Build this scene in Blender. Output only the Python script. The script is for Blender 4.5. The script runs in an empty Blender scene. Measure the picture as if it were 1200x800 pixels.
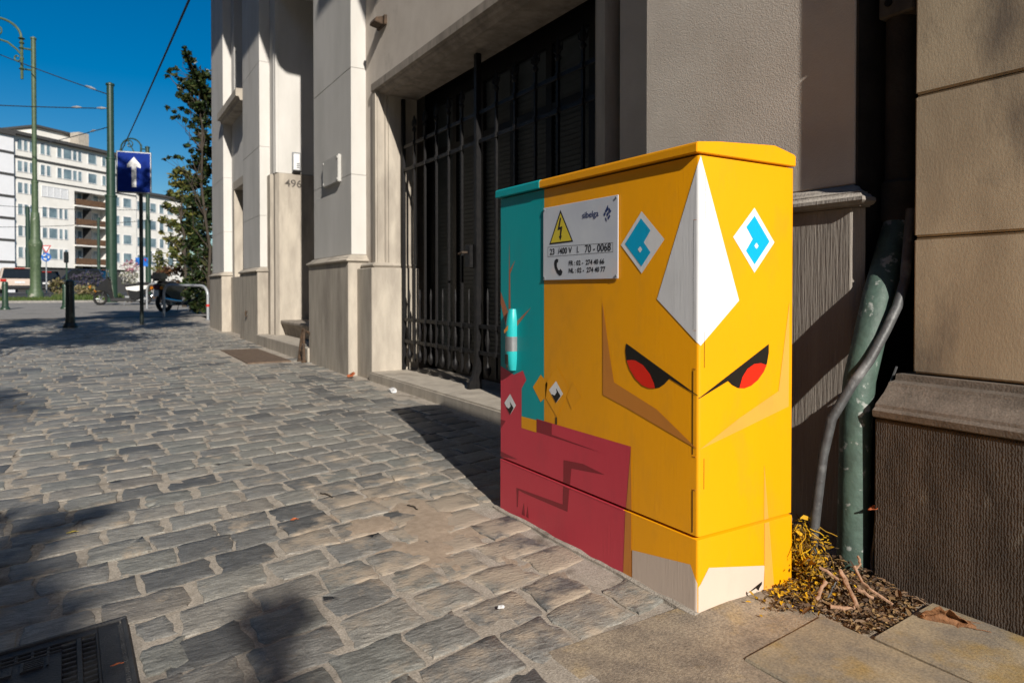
import bpy, bmesh, math, random
import numpy as np
from mathutils import Vector, Matrix, noise as mnoise
from mathutils.geometry import tessellate_polygon
C = bpy.context.scene
COL = C.collection
R = math.radians
rnd = random.Random(7)

# ------------------------------------------------------------------ camera, sky, sun, exposure
CAM_H = .85
cd = bpy.data.cameras.new('camera'); cam = bpy.data.objects.new('camera', cd); COL.objects.link(cam)
cam.location = (0, 0, CAM_H); cam.rotation_euler = (R(90 - .8), 0, R(-31.5))
cd.sensor_width = 36; cd.lens = 24; cd.shift_y = -.0407
cd.clip_start = .05; cd.clip_end = 3000
cd.dof.use_dof = True; cd.dof.focus_distance = 2.1; cd.dof.aperture_fstop = 5.6
C.camera = cam
SUN_AZ, SUN_EL = 191.2, 28.0            # clockwise from +Y (the direction of the house front)
w = bpy.data.worlds.new('World'); C.world = w; w.use_nodes = True
nt = w.node_tree; bg = nt.nodes['Background']
sky = nt.nodes.new('ShaderNodeTexSky'); sky.sky_type = 'NISHITA'; sky.sun_disc = False
sky.sun_elevation = R(SUN_EL); sky.sun_rotation = R(SUN_AZ); sky.air_density = 1.0; sky.dust_density = .4; sky.ozone_density = 3.0
hs_ = nt.nodes.new('ShaderNodeHueSaturation'); hs_.inputs['Saturation'].default_value = 1.55; hs_.inputs['Value'].default_value = 1.18
nt.links.new(sky.outputs[0], hs_.inputs['Color']); nt.links.new(hs_.outputs[0], bg.inputs[0]); bg.inputs[1].default_value = .054
sl = bpy.data.lights.new('sun', 'SUN'); sl.energy = 5.0; sl.angle = R(.5); sl.color = (1, .94, .85)
so = bpy.data.objects.new('sun', sl); COL.objects.link(so); so.location = (-4, -16, 12)
so.rotation_euler = Vector((math.sin(R(SUN_AZ)) * math.cos(R(SUN_EL)), math.cos(R(SUN_AZ)) * math.cos(R(SUN_EL)), math.sin(R(SUN_EL)))).to_track_quat('Z', 'Y').to_euler()
C.view_settings.view_transform = 'Standard'; C.view_settings.look = 'None'
C.view_settings.exposure = .27; C.view_settings.gamma = 1
C.cycles.max_bounces = 6; C.cycles.diffuse_bounces = 2

# ------------------------------------------------------------------ helpers
def gz(y):
    y = min(y, 50.)
    return .004 * max(0, min(y, 14) - 2) + .0165 * max(0, y - 14)

def survey(u, v, d):
    """world point seen in direction (u, v) of the survey photograph at distance d"""
    l = (u - 600) / 800 * d
    return Vector((.5225 * d + .8526 * l, .8526 * d - .5225 * l, .85 + (340 - v) / 800 * d))

def tag(o, label=None, cat=None, group=None, kind=None):
    if label: o['label'] = label
    if cat: o['category'] = cat
    if group: o['group'] = group
    if kind: o['kind'] = kind
    return o

def empty(name, loc=(0, 0, 0), rz=0, label=None, cat=None, group=None):
    o = bpy.data.objects.new(name, None); COL.objects.link(o)
    o.location = loc; o.rotation_euler = (0, 0, rz); o.empty_display_size = .1
    return tag(o, label, cat, group)

def root_of(o):
    while o.parent: o = o.parent
    return o

def copy_tree(o, parent=None):
    c = o.copy(); COL.objects.link(c); c.parent = parent
    for ch in list(o.children): copy_tree(ch, c)
    return c

class MB:
    def __init__(s): s.v = []; s.f = []; s.attr = []
    def add(s, vs, fs):
        n = len(s.v); s.v += [tuple(p) for p in vs]; s.f += [tuple(i + n for i in f) for f in fs]; return s
    def box(s, x0, x1, y0, y1, z0, z1):
        vs = [(x, y, z) for x in (x0, x1) for y in (y0, y1) for z in (z0, z1)]
        return s.add(vs, [(0, 1, 3, 2), (4, 6, 7, 5), (0, 4, 5, 1), (2, 3, 7, 6), (0, 2, 6, 4), (1, 5, 7, 3)])
    def cbox(s, c, dx, dy, dz, rot=0):
        m = Matrix.Rotation(rot, 3, 'Z'); vs = []
        for x in (-dx / 2, dx / 2):
            for y in (-dy / 2, dy / 2):
                for z in (-dz / 2, dz / 2): vs.append(Vector(c) + m @ Vector((x, y, z)))
        return s.add(vs, [(0, 1, 3, 2), (4, 6, 7, 5), (0, 4, 5, 1), (2, 3, 7, 6), (0, 2, 6, 4), (1, 5, 7, 3)])
    def prism(s, poly, axis, a, b):
        """poly: 2D points in the two axes other than `axis`, extruded from a to b along it"""
        def P(p, t):
            return (t, p[0], p[1]) if axis == 'x' else (p[0], t, p[1]) if axis == 'y' else (p[0], p[1], t)
        n = len(poly); vs = [P(p, a) for p in poly] + [P(p, b) for p in poly]
        fs = [(i, (i + 1) % n, n + (i + 1) % n, n + i) for i in range(n)]
        tris = tessellate_polygon([[Vector((p[0], p[1], 0)) for p in poly]])
        fs += [tuple(t) for t in tris] + [tuple(n + i for i in reversed(t)) for t in tris]
        return s.add(vs, fs)
    def tube(s, path, r, n=8, caps=True):
        path = [Vector(p) for p in path]; k = len(path)
        rs = r if isinstance(r, (list, tuple)) else [r] * k
        vs = []; prev = None
        for i, p in enumerate(path):
            t = (path[min(i + 1, k - 1)] - path[max(i - 1, 0)])
            t = t.normalized() if t.length > 1e-9 else Vector((0, 0, 1))
            if prev is None: a = t.orthogonal().normalized()
            else:
                a = prev - t * prev.dot(t)
                a = a.normalized() if a.length > 1e-6 else t.orthogonal().normalized()
            prev = a; b = t.cross(a)
            vs += [p + (a * math.cos(2 * math.pi * j / n) + b * math.sin(2 * math.pi * j / n)) * rs[i] for j in range(n)]
        fs = [(i * n + j, i * n + (j + 1) % n, (i + 1) * n + (j + 1) % n, (i + 1) * n + j) for i in range(k - 1) for j in range(n)]
        if caps: fs += [tuple(range(n - 1, -1, -1)), tuple((k - 1) * n + j for j in range(n))]
        return s.add(vs, fs)
    def lathe(s, prof, c=(0, 0, 0), n=16):
        return s.tube([(c[0], c[1], c[2] + z) for r, z in prof], [max(r, 1e-4) for r, z in prof], n)
    def disc(s, c, r, axis, t, n=20):
        c = Vector(c); a = Vector(axis).normalized()
        return s.tube([c - a * t / 2, c + a * t / 2], r, n)
    def build(s, name, mat, parent=None, smooth=False, bev=0, local=False, seg=1, kind=None, label=None):
        me = bpy.data.meshes.new(name)
        off = Vector((0, 0, 0))
        if parent is not None and not local: off = root_of(parent).location
        me.from_pydata([(p[0] - off.x, p[1] - off.y, p[2] - off.z) for p in s.v], [], s.f)
        bm = bmesh.new(); bm.from_mesh(me)
        bmesh.ops.recalc_face_normals(bm, faces=bm.faces)
        if bev:
            es = [e for e in bm.edges if len(e.link_faces) == 2 and e.calc_face_angle(0) > .5]
            bmesh.ops.bevel(bm, geom=es, offset=bev, segments=seg, affect='EDGES', clamp_overlap=True)
        if smooth:
            for f in bm.faces: f.smooth = True
            for e in bm.edges:
                if len(e.link_faces) == 2 and e.calc_face_angle(0) > .7: e.smooth = False
        bm.to_mesh(me); bm.free()
        me.materials.append(mat)
        o = bpy.data.objects.new(name, me); COL.objects.link(o)
        if parent is not None: o.parent = parent
        if kind: o['kind'] = kind
        if label: o['label'] = label
        return o

def text_polys(txt, size, bold=0.0):
    cu = bpy.data.curves.new('lettering', 'FONT'); cu.body = txt; cu.size = size; cu.offset = bold; cu.resolution_u = 4
    o = bpy.data.objects.new('lettering', cu); COL.objects.link(o)
    bpy.context.view_layer.update()
    me = bpy.data.meshes.new_from_object(o.evaluated_get(bpy.context.evaluated_depsgraph_get()))
    vs = [v.co.copy() for v in me.vertices]; fs = [tuple(p.vertices) for p in me.polygons]
    bpy.data.objects.remove(o); bpy.data.curves.remove(cu); bpy.data.meshes.remove(me)
    return vs, fs

# ------------------------------------------------------------------ materials
def mat(name, c1, c2=None, rough=.85, scale=6., stretch=(1, 1, 1), detail=5., lo=.35, hi=.65, bump=0., bscale=60., bstretch=(1, 1, 1),
        metal=0., spec=.3, stain=None, stain_scale=1.5, stain_lo=.55, stain_hi=.75, coat=0., obj_coords=False, bdist=.01, grain=0., gscale=420.):
    m = bpy.data.materials.new(name); m.use_nodes = True; n = m.node_tree.nodes; l = m.node_tree.links
    b = n['Principled BSDF']; b.inputs['Roughness'].default_value = rough; b.inputs['Metallic'].default_value = metal
    b.inputs['Specular IOR Level'].default_value = spec; b.inputs['Coat Weight'].default_value = coat
    if obj_coords: pos = n.new('ShaderNodeTexCoord').outputs['Object']
    else: pos = n.new('ShaderNodeNewGeometry').outputs['Position']
    def nz(sc, st, dt=5.):
        mp = n.new('ShaderNodeMapping'); mp.inputs['Scale'].default_value = st; l.new(pos, mp.inputs[0])
        t = n.new('ShaderNodeTexNoise'); t.inputs['Scale'].default_value = sc; t.inputs['Detail'].default_value = dt; t.inputs['Roughness'].default_value = .6
        l.new(mp.outputs[0], t.inputs['Vector']); return t.outputs[0]
    if c2 is None: c2 = tuple(x * .8 for x in c1)
    r = n.new('ShaderNodeValToRGB'); r.color_ramp.elements[0].position = lo; r.color_ramp.elements[1].position = hi
    r.color_ramp.elements[0].color = (*c2, 1); r.color_ramp.elements[1].color = (*c1, 1)
    l.new(nz(scale, stretch, detail), r.inputs[0]); col = r.outputs[0]
    if stain:
        r2 = n.new('ShaderNodeValToRGB'); r2.color_ramp.elements[0].position = stain_lo; r2.color_ramp.elements[1].position = stain_hi
        l.new(nz(stain_scale, stretch, 6), r2.inputs[0])
        mx = n.new('ShaderNodeMixRGB'); mx.inputs[2].default_value = (*stain, 1); l.new(r2.outputs[0], mx.inputs[0]); l.new(col, mx.inputs[1]); col = mx.outputs[0]
    if grain:
        gr = n.new('ShaderNodeMapRange'); gr.inputs[1].default_value = .3; gr.inputs[2].default_value = .7; gr.inputs[3].default_value = 1 - grain; gr.inputs[4].default_value = 1 + grain
        l.new(nz(gscale, (1, 1, 1), 3), gr.inputs[0]); gm = n.new('ShaderNodeVectorMath'); gm.operation = 'SCALE'; l.new(col, gm.inputs[0]); l.new(gr.outputs[0], gm.inputs['Scale']); col = gm.outputs[0]
    l.new(col, b.inputs['Base Color'])
    if bump:
        bp = n.new('ShaderNodeBump'); bp.inputs['Strength'].default_value = bump; bp.inputs['Distance'].default_value = bdist
        l.new(nz(bscale, bstretch, 4), bp.inputs['Height']); l.new(bp.outputs[0], b.inputs['Normal'])
    return m

def leaf_mat(name, cols, rough=.5, trans=.25):
    m = bpy.data.materials.new(name); m.use_nodes = True; n = m.node_tree.nodes; l = m.node_tree.links
    b = n['Principled BSDF']; b.inputs['Roughness'].default_value = rough; b.inputs['Specular IOR Level'].default_value = .3
    g = n.new('ShaderNodeNewGeometry'); r = n.new('ShaderNodeValToRGB'); r.color_ramp.interpolation = 'CONSTANT'
    e = r.color_ramp.elements
    while len(e) < len(cols): e.new(.5)
    for i, c in enumerate(cols): e[i].position = i / len(cols); e[i].color = (*c, 1)
    l.new(g.outputs['Random Per Island'], r.inputs[0]); l.new(r.outputs[0], b.inputs['Base Color'])
    if trans:
        t = n.new('ShaderNodeBsdfTranslucent'); l.new(r.outputs[0], t.inputs[0])
        mx = n.new('ShaderNodeMixShader'); mx.inputs[0].default_value = trans
        l.new(b.outputs[0], mx.inputs[1]); l.new(t.outputs[0], mx.inputs[2]); l.new(mx.outputs[0], n['Material Output'].inputs[0])
    return m

M = {}
M['render_cream'] = mat('render_cream', (.60, .58, .55), (.51, .495, .465), .9, 2.2, (1, 1, .35), bump=.35, bscale=170, stain=(.30, .27, .23), stain_scale=1.1, stain_lo=.62, stain_hi=.8)
M['roughcast'] = mat('roughcast', (.64, .575, .505), (.56, .495, .43), .95, 3, bump=.4, bscale=190, bdist=.005, grain=.08, stain=(.25, .21, .17), stain_scale=1.3, stain_lo=.62, stain_hi=.85)
M['bluestone'] = mat('bluestone', (.47, .42, .35), (.35, .31, .26), .85, 9, (1, 1, .25), bump=.25, bscale=220, bdist=.005, grain=.14, stain=(.22, .19, .16), stain_scale=2.2)
M['bluestone_dark'] = mat('bluestone_dark', (.36, .31, .26), (.22, .19, .16), .85, 12, (1, 1, .3), bump=.45, bscale=190, bdist=.006, grain=.2, stain=(.12, .10, .08), stain_scale=3)
M['pier_stone'] = mat('pier_stone', (.50, .42, .30), (.36, .295, .21), .85, 5, (1, 1, .45), bump=.3, bscale=150, bstretch=(1, 1, .5), bdist=.002, grain=.12, stain=(.16, .135, .11), stain_scale=3.0, stain_lo=.53, stain_hi=.68)
M['iron_black'] = mat('iron_black', (.005, .005, .006), (.011, .010, .010), .5, 30, spec=.25, bump=.2, bscale=90)
M['iron_rust'] = mat('iron_rust', (.05, .035, .025), (.10, .06, .035), .75, 25, bump=.4, bscale=120)
M['cast_iron'] = mat('cast_iron', (.018, .019, .023), (.04, .04, .042), .5, 22, spec=.5, bump=.5, bscale=220)
M['mat_metal'] = mat('mat_metal', (.17, .12, .085), (.10, .07, .05), .8, 40, bump=.5, bscale=200)
M['glass_dark'] = mat('glass_dark', (.012, .018, .02), (.02, .03, .032), .06, 2, spec=.5)
M['blind'] = mat('blind', (.045, .055, .06), (.03, .037, .04), .5, 5)
M['frame_dark'] = mat('frame_dark', (.009, .009, .009), (.013, .013, .013), .45, 8)
M['interior'] = mat('interior', (.015, .015, .016), (.02, .02, .02), .9)
M['door_wood'] = mat('door_wood', (.03, .022, .016), (.05, .036, .026), .4, 6, (8, 8, .4))
M['white_plastic'] = mat('white_plastic', (.8, .8, .8), (.74, .74, .74), .35, 3)
M['grey_metal'] = mat('grey_metal', (.32, .33, .34), (.24, .25, .26), .4, 20, metal=.6)
M['asphalt'] = mat('asphalt', (.06, .06, .062), (.042, .042, .044), .9, 30, bump=.3, bscale=200)
M['paving'] = mat('paving', (.30, .285, .26), (.20, .19, .18), .9, 12, bump=.3, bscale=60, stain=(.14, .135, .13), stain_scale=.8)
# ---- mortar and setts: the pavement's own materials
def sett_material():
    m = bpy.data.materials.new('sett_stone'); m.use_nodes = True; n = m.node_tree.nodes; l = m.node_tree.links
    b = n['Principled BSDF']; b.inputs['Roughness'].default_value = .62; b.inputs['Specular IOR Level'].default_value = .42
    at = n.new('ShaderNodeAttribute'); at.attribute_name = 'tone'
    g = n.new('ShaderNodeNewGeometry')
    r = n.new('ShaderNodeValToRGB'); e = r.color_ramp.elements
    cols = [(0, (.095, .097, .097)), (.22, (.16, .157, .148)), (.45, (.235, .226, .207)), (.62, (.21, .21, .19)), (.8, (.285, .268, .236)), (1, (.215, .195, .17))]
    e[0].position = 0; e[0].color = (*cols[0][1], 1); e[1].position = 1; e[1].color = (*cols[-1][1], 1)
    for p, c in cols[1:-1]: k = e.new(p); k.color = (*c, 1)
    l.new(at.outputs['Fac'], r.inputs[0])
    # each stone has its own bedding direction: shift and turn the coordinates by the tone
    mp = n.new('ShaderNodeMapping'); mp.inputs['Scale'].default_value = (16, 62, 16)
    cx = n.new('ShaderNodeCombineXYZ'); mu = n.new('ShaderNodeMath'); mu.operation = 'MULTIPLY'; mu.inputs[1].default_value = 2.3
    l.new(at.outputs['Fac'], mu.inputs[0]); l.new(mu.outputs[0], cx.inputs[2]); l.new(cx.outputs[0], mp.inputs['Rotation'])
    mu2 = n.new('ShaderNodeMath'); mu2.operation = 'MULTIPLY'; mu2.inputs[1].default_value = 91.; l.new(at.outputs['Fac'], mu2.inputs[0])
    cx2 = n.new('ShaderNodeCombineXYZ'); l.new(mu2.outputs[0], cx2.inputs[0]); l.new(mu2.outputs[0], cx2.inputs[1]); l.new(cx2.outputs[0], mp.inputs['Location'])
    l.new(g.outputs['Position'], mp.inputs[0])
    n1 = n.new('ShaderNodeTexNoise'); n1.inputs['Scale'].default_value = 1.; n1.inputs['Detail'].default_value = 7; n1.inputs['Roughness'].default_value = .62; n1.inputs['Distortion'].default_value = 1.2
    l.new(mp.outputs[0], n1.inputs['Vector'])
    n2 = n.new('ShaderNodeTexNoise'); n2.inputs['Scale'].default_value = 110; n2.inputs['Detail'].default_value = 6; l.new(g.outputs['Position'], n2.inputs['Vector'])
    ov = n.new('ShaderNodeMapRange'); ov.inputs[1].default_value = .3; ov.inputs[2].default_value = .72; ov.inputs[3].default_value = .5; ov.inputs[4].default_value = 1.42; l.new(n1.outputs[0], ov.inputs[0])
    m1 = n.new('ShaderNodeVectorMath'); m1.operation = 'SCALE'; l.new(r.outputs[0], m1.inputs[0]); l.new(ov.outputs[0], m1.inputs['Scale'])
    # dried sand lying on the stones, thick near the wall and the cabinet
    sub = n.new('ShaderNodeVectorMath'); sub.operation = 'SUBTRACT'; sub.inputs[1].default_value = (1.12, 2.15, 0); l.new(g.outputs['Position'], sub.inputs[0])
    sc = n.new('ShaderNodeVectorMath'); sc.operation = 'MULTIPLY'; sc.inputs[1].default_value = (1.5, .8, 0); l.new(sub.outputs[0], sc.inputs[0])
    ln = n.new('ShaderNodeVectorMath'); ln.operation = 'LENGTH'; l.new(sc.outputs[0], ln.inputs[0])
    near = n.new('ShaderNodeMapRange'); near.inputs[1].default_value = .15; near.inputs[2].default_value = 1.1; near.inputs[3].default_value = .2; near.inputs[4].default_value = -.015; l.new(ln.outputs['Value'], near.inputs[0])
    n3 = n.new('ShaderNodeTexNoise'); n3.inputs['Scale'].default_value = 5.5; n3.inputs['Detail'].default_value = 8; n3.inputs['Roughness'].default_value = .65; l.new(g.outputs['Position'], n3.inputs['Vector'])
    ad = n.new('ShaderNodeMath'); ad.operation = 'ADD'; l.new(n3.outputs[0], ad.inputs[0]); l.new(near.outputs[0], ad.inputs[1])
    dr = n.new('ShaderNodeMapRange'); dr.inputs[1].default_value = .56; dr.inputs[2].default_value = .68; dr.inputs[4].default_value = .85; l.new(ad.outputs[0], dr.inputs[0])
    mx = n.new('ShaderNodeMixRGB'); mx.inputs[2].default_value = (.40, .325, .245, 1); l.new(dr.outputs[0], mx.inputs[0]); sp = n.new('ShaderNodeMapRange'); sp.inputs[1].default_value = .3; sp.inputs[2].default_value = .7; sp.inputs[3].default_value = .72; sp.inputs[4].default_value = 1.28
    n5 = n.new('ShaderNodeTexNoise'); n5.inputs['Scale'].default_value = 380; n5.inputs['Detail'].default_value = 3; l.new(g.outputs['Position'], n5.inputs['Vector']); l.new(n5.outputs[0], sp.inputs[0])
    m4 = n.new('ShaderNodeVectorMath'); m4.operation = 'SCALE'; l.new(m1.outputs[0], m4.inputs[0]); l.new(sp.outputs[0], m4.inputs['Scale'])
    l.new(m4.outputs[0], mx.inputs[1])
    l.new(mx.outputs[0], b.inputs['Base Color'])
    rr = n.new('ShaderNodeMapRange'); rr.inputs[3].default_value = .5; rr.inputs[4].default_value = .9; l.new(dr.outputs[0], rr.inputs[0]); l.new(rr.outputs[0], b.inputs['Roughness'])
    bp = n.new('ShaderNodeBump'); bp.inputs['Strength'].default_value = .55; bp.inputs['Distance'].default_value = .008
    l.new(n1.outputs[0], bp.inputs['Height'])
    bp2 = n.new('ShaderNodeBump'); bp2.inputs['Strength'].default_value = .5; bp2.inputs['Distance'].default_value = .006
    l.new(n2.outputs[0], bp2.inputs['Height']); l.new(bp.outputs[0], bp2.inputs['Normal']); l.new(bp2.outputs[0], b.inputs['Normal'])
    return m
M['sett'] = sett_material()
M['mortar'] = mat('mortar', (.42, .37, .31), (.31, .27, .222), .95, 26, bump=.6, bscale=230, bdist=.004, grain=.32, gscale=170., stain=(.15, .125, .10), stain_scale=5, stain_lo=.56, stain_hi=.7)
M['cement'] = mat('cement', (.34, .275, .20), (.22, .18, .14), .95, 9, bump=.6, bscale=260, bdist=.004, grain=.34, gscale=150., stain=(.36, .25, .11), stain_scale=4, stain_lo=.55, stain_hi=.7)
M['slab'] = mat('slab', (.33, .27, .18), (.20, .175, .14), .8, 8, bump=.35, bscale=300, bdist=.003, grain=.28, gscale=170., stain=(.30, .21, .08), stain_scale=5, stain_lo=.52, stain_hi=.68)

# ------------------------------------------------------------------ ground, pavement, road
def sheet(name, xs, ys, dz, m, kind='structure', parent=None, jitter=0):
    b = MB(); nx = len(xs)
    b.v = [(x, y, gz(y) + dz + (jitter * mnoise.noise(Vector((x * 5, y * 5, 0))) if jitter else 0)) for y in ys for x in xs]
    b.f = [(j * nx + i, j * nx + i + 1, (j + 1) * nx + i + 1, (j + 1) * nx + i) for j in range(len(ys) - 1) for i in range(nx - 1)]
    return b.build(name, m, parent, kind=kind)
YS = [-400, -60, -10, -2, 0, 2, 4, 6, 8, 10, 12, 14, 18, 22, 26, 30, 34, 38, 42, 46, 50, 60, 120, 300, 900]
sheet('ground', [-900, -200, -60, -20, -6, 0, 2, 10, 60, 200, 900], YS, -.06, M['asphalt'])
pave = empty('pavement', (0, 0, 0)); pave['kind'] = 'structure'
ys = [-6 + .25 * i for i in range(0, 105)]
sheet('joint_bed', [-5.2, -4, -3] + [-2 + .2 * i for i in range(21)] + [2.45], ys, 0., M['mortar'], parent=pave, jitter=.004)
sheet('far_paving', [-9, -4, 0, 2, 3.2], [20.2, 22, 24, 26, 28, 30, 32.5], .004, M['paving'])
k = MB().box(-5.35, -5.2, -6, 20.2, -.2, .04); k.build('kerb', M['bluestone'], kind='structure')

E1 = Vector((math.sin(R(79)), math.cos(R(79)), 0))
def inside_poly(p, poly):
    c = False; n = len(poly)
    for i in range(n):
        (x1, y1), (x2, y2) = poly[i], poly[(i + 1) % n]
        if (y1 > p[1]) != (y2 > p[1]) and p[0] < (x2 - x1) * (p[1] - y1) / (y2 - y1) + x1: c = not c
    return c
DRAIN = [Vector((.066, 2.017, 0)), Vector((.066, 2.017, 0)) - E1 * .52, Vector((.066, 2.017, 0)) - E1 * .52 + Vector((.03, -.45, 0)), Vector((.08, 1.56, 0))]
COVER = [(1.44, 8.02), (1.96, 8.02), (1.96, 9.98), (1.44, 9.98)]
def blocked(x, y):
    if x > 2.06 or (x > .87 and y < 1.27 + .12 * (x - .87)): return True
    if x > 1.30 and y < 2.36: return True
    dc = [(p.x, p.y) for p in DRAIN]
    cx = sum(p[0] for p in dc) / 4; cy = sum(p[1] for p in dc) / 4
    if inside_poly((x, y), [(cx + (a - cx) * 1.12 + .05, cy + (b - cy) * 1.14) for a, b in dc]): return True
    if 1.36 < x < 2.04 and 7.94 < y < 10.06: return True
    return False
fwd = Vector((.5225, .8526, 0)); rgt = Vector((.8526, -.5225, 0))
def stone_mesh(c, rg, npts, L, W):
    """irregular four-sided sett: outline ring at the bed, rounded shoulder, uneven split top"""
    sk = Vector((-.02, 1, 0)); hl, hw = L / 2, W / 2
    cr = [(-hl, -hw), (hl, -hw), (hl, hw), (-hl, hw)]
    cr = [(a + rg.uniform(-.008, .008), b + rg.uniform(-.006, .006)) for a, b in cr]
    per = []
    q = npts // 4
    for i in range(4):
        a, b2 = cr[i], cr[(i + 1) % 4]
        for j in range(q):
            t = (.05 + .90 * j / max(q - 1, 1)) if q > 1 else .5
            per.append((a[0] + (b2[0] - a[0]) * t + rg.gauss(0, .0045), a[1] + (b2[1] - a[1]) * t + rg.gauss(0, .0045)))
    h = gz(c.y) + .0030 + rg.uniform(-.0018, .0022); tx, ty = rg.gauss(0, .008), rg.gauss(0, .009)
    vs = []; n = len(per)
    def P(a, b, z): 
        p = c + E1 * a + sk * b; return (p.x, p.y, z)
    for a, b in per: vs.append(P(a, b, gz(c.y) - .02))
    for a, b in per: vs.append(P(a, b, h - .0018 + tx * a + ty * b))
    for a, b in per:
        s = 1 - .0032 / max(.03, math.hypot(a, b)); vs.append(P(a * s, b * s, h + tx * a + ty * b + rg.gauss(0, .0008)))
    for a, b in per[::2]: vs.append(P(a * .5, b * .5, h + .0006 + tx * a * .5 + ty * b * .5 + rg.gauss(0, .0010)))
    m2 = len(per[::2]); vs.append(P(0, 0, h + .0006 + rg.gauss(0, .0010)))
    fs = [(r * n + i, r * n + (i + 1) % n, (r + 1) * n + (i + 1) % n, (r + 1) * n + i) for r in (0, 1) for i in range(n)]
    for i in range(m2):
        a0, a1, a2 = 2 * n + 2 * i, 2 * n + 2 * i + 1, 2 * n + (2 * i + 2) % n
        b0, b1 = 3 * n + i, 3 * n + (i + 1) % m2
        fs += [(a0, a1, b0), (a1, b1, b0), (a1, a2, b1), (b0, b1, 3 * n + m2)]
    return vs, fs, [k >= 2 * n for k in range(len(fs))]
def sett_obj(name, stones, kind=None):
    b = MB(); tones = []
    for vs, fs, t, sm in stones:
        b.add(vs, fs); tones += [t] * len(vs)
    me = bpy.data.meshes.new(name); me.from_pydata(b.v, [], b.f)
    at = me.attributes.new('tone', 'FLOAT', 'POINT'); at.data.foreach_set('value', tones)
    me.polygons.foreach_set('use_smooth', [i_ for st_ in stones for i_ in st_[3]]); me.update()
    bm = bmesh.new(); bm.from_mesh(me); bmesh.ops.recalc_face_normals(bm, faces=bm.faces); bm.to_mesh(me); bm.free()
    me.materials.append(M['sett'])
    o = bpy.data.objects.new(name, me); COL.objects.link(o); o.parent = pave
    if kind: o['kind'] = kind
    return o
rs = random.Random(11); cand = []
PX, PY = .203, .169
for j in range(-2, 104):
    base = Vector((0, 1.02 + PY * j, 0)); offs = rs.uniform(-.02, .02) + (PX / 2 if j % 2 else 0); x = -3.4 + offs
    while x < 2.3:
        Lr = PX * rs.choice([.82, .95, 1, 1, 1, 1.05, 1.16]); cx = x + Lr / 2; x += Lr
        c = base + E1 * cx + Vector((0, .012 * math.sin(cx * 2.1 + j * .35), 0))
        if blocked(c.x, c.y) or c.y < .55 or c.y > 20.2 or c.x > 2.05: continue
        if c.y < 1.0 and c.x > .8: continue
        d = c.dot(fwd); u = c.dot(rgt) / max(d, .1)
        vis = d > .8 and -.78 < u < .78 and .85 / d < .5 * 1.33
        cand.append((0 if vis else 1, c.length, c, Lr - rs.uniform(.012, .030), PY - rs.uniform(.006, .018)))
for fx, fy, fl, fw_ in ((.128, 1.925, .075, .125), (.135, 1.765, .085, .13), (.14, 1.61, .075, .12), (.13, 2.065, .10, .07)): cand.append((0, .5, Vector((fx, fy, 0)), fl, fw_))   # small fillers beside the drain cover
cand.sort(key=lambda t: (t[0], t[1]))
far_st = []
for i, (v, dd, c, L, W) in enumerate(cand):
    near = i < 296
    vs, fs, sm = stone_mesh(c, rs, 20 if near else 12, L, W)
    t = min(1, max(0, rs.betavariate(1.1, 1.1) + .12 * mnoise.noise(c * .8)))
    if near: sett_obj('sett', [(vs, fs, t, sm)])
    else: far_st.append((vs, fs, t, sm))
sett_obj('far_setts', far_st, 'stuff')

# slabs and cement by the cabinet
def flat(poly, z0, z1, name, m, bev=.004):
    return MB().prism(poly, 'z', z0, z1).build(name, m, pave, bev=bev)
flat([(1.262, 1.046), (1.598, 1.078), (1.592, .30), (1.268, .30)], -.02, .010, 'stone_slab', M['slab'])
flat([(1.604, .943), (1.915, .965), (1.915, .30), (1.600, .30)], -.02, .013, 'stone_slab', M['slab'])
def cement():
    b = MB(); nx, ny = 34, 34; idx = {}
    for j in range(ny + 1):
        for i in range(nx + 1):
            x = .84 + (1.93 - .84) * i / nx; y = .28 + (1.31 - .28) * j / ny
            z = .0035 + .007 * mnoise.noise(Vector((x * 9, y * 9, 3))) * .5
            z += .011 * math.exp(-((x - 1.47) ** 2 / .03 + (y - 1.24) ** 2 / .002))
            if x < .90 + .03 * mnoise.noise(Vector((0, y * 9, 1))): z -= .02
            idx[i, j] = len(b.v); b.v.append((x, y, z))
    b.f = [(idx[i, j], idx[i + 1, j], idx[i + 1, j + 1], idx[i, j + 1]) for j in range(ny) for i in range(nx)]
    b.build('cement_patch', M['cement'], pave, smooth=True)
cement()
def sand():
    b = MB(); nx, ny = 64, 64; idx = {}
    for j in range(ny + 1):
        for i in range(nx + 1):
            x = .45 + 1.1 * i / nx; y = 1.45 + 1.8 * j / ny
            e = 1.12 - math.hypot((x - .98) / .40, (y - 2.30) / .58)
            z = -.012 + .030 * max(0, min(1, e + .9 * mnoise.noise(Vector((x * 7, y * 7, 5))) + .35 * mnoise.noise(Vector((x * 25, y * 25, 5))))) ** .6 * .62
            if x > 1.33 and y < 2.3: z = -.02
            idx[i, j] = len(b.v); b.v.append((x, y, z))
    b.f = [(idx[i, j], idx[i + 1, j], idx[i + 1, j + 1], idx[i, j + 1]) for j in range(ny) for i in range(nx)]
    b.build('spilled_sand', M['sand'], pave, smooth=True, kind='stuff')
M['sand'] = mat('sand', (.46, .36, .27), (.36, .28, .205), .97, 40, bump=.6, bscale=330)
sand()
# mortar fillet along the cabinet's foot
b = MB(); rf = random.Random(4)
path = [(1.332 + rf.uniform(-.004, .004), 1.25 + i * .05, .002) for i in range(22)]
b.tube(path, [.010 + rf.uniform(-.003, .004) for _ in path], 7); b.build('mortar_fillet', M['mortar'], pave, smooth=True)

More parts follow.
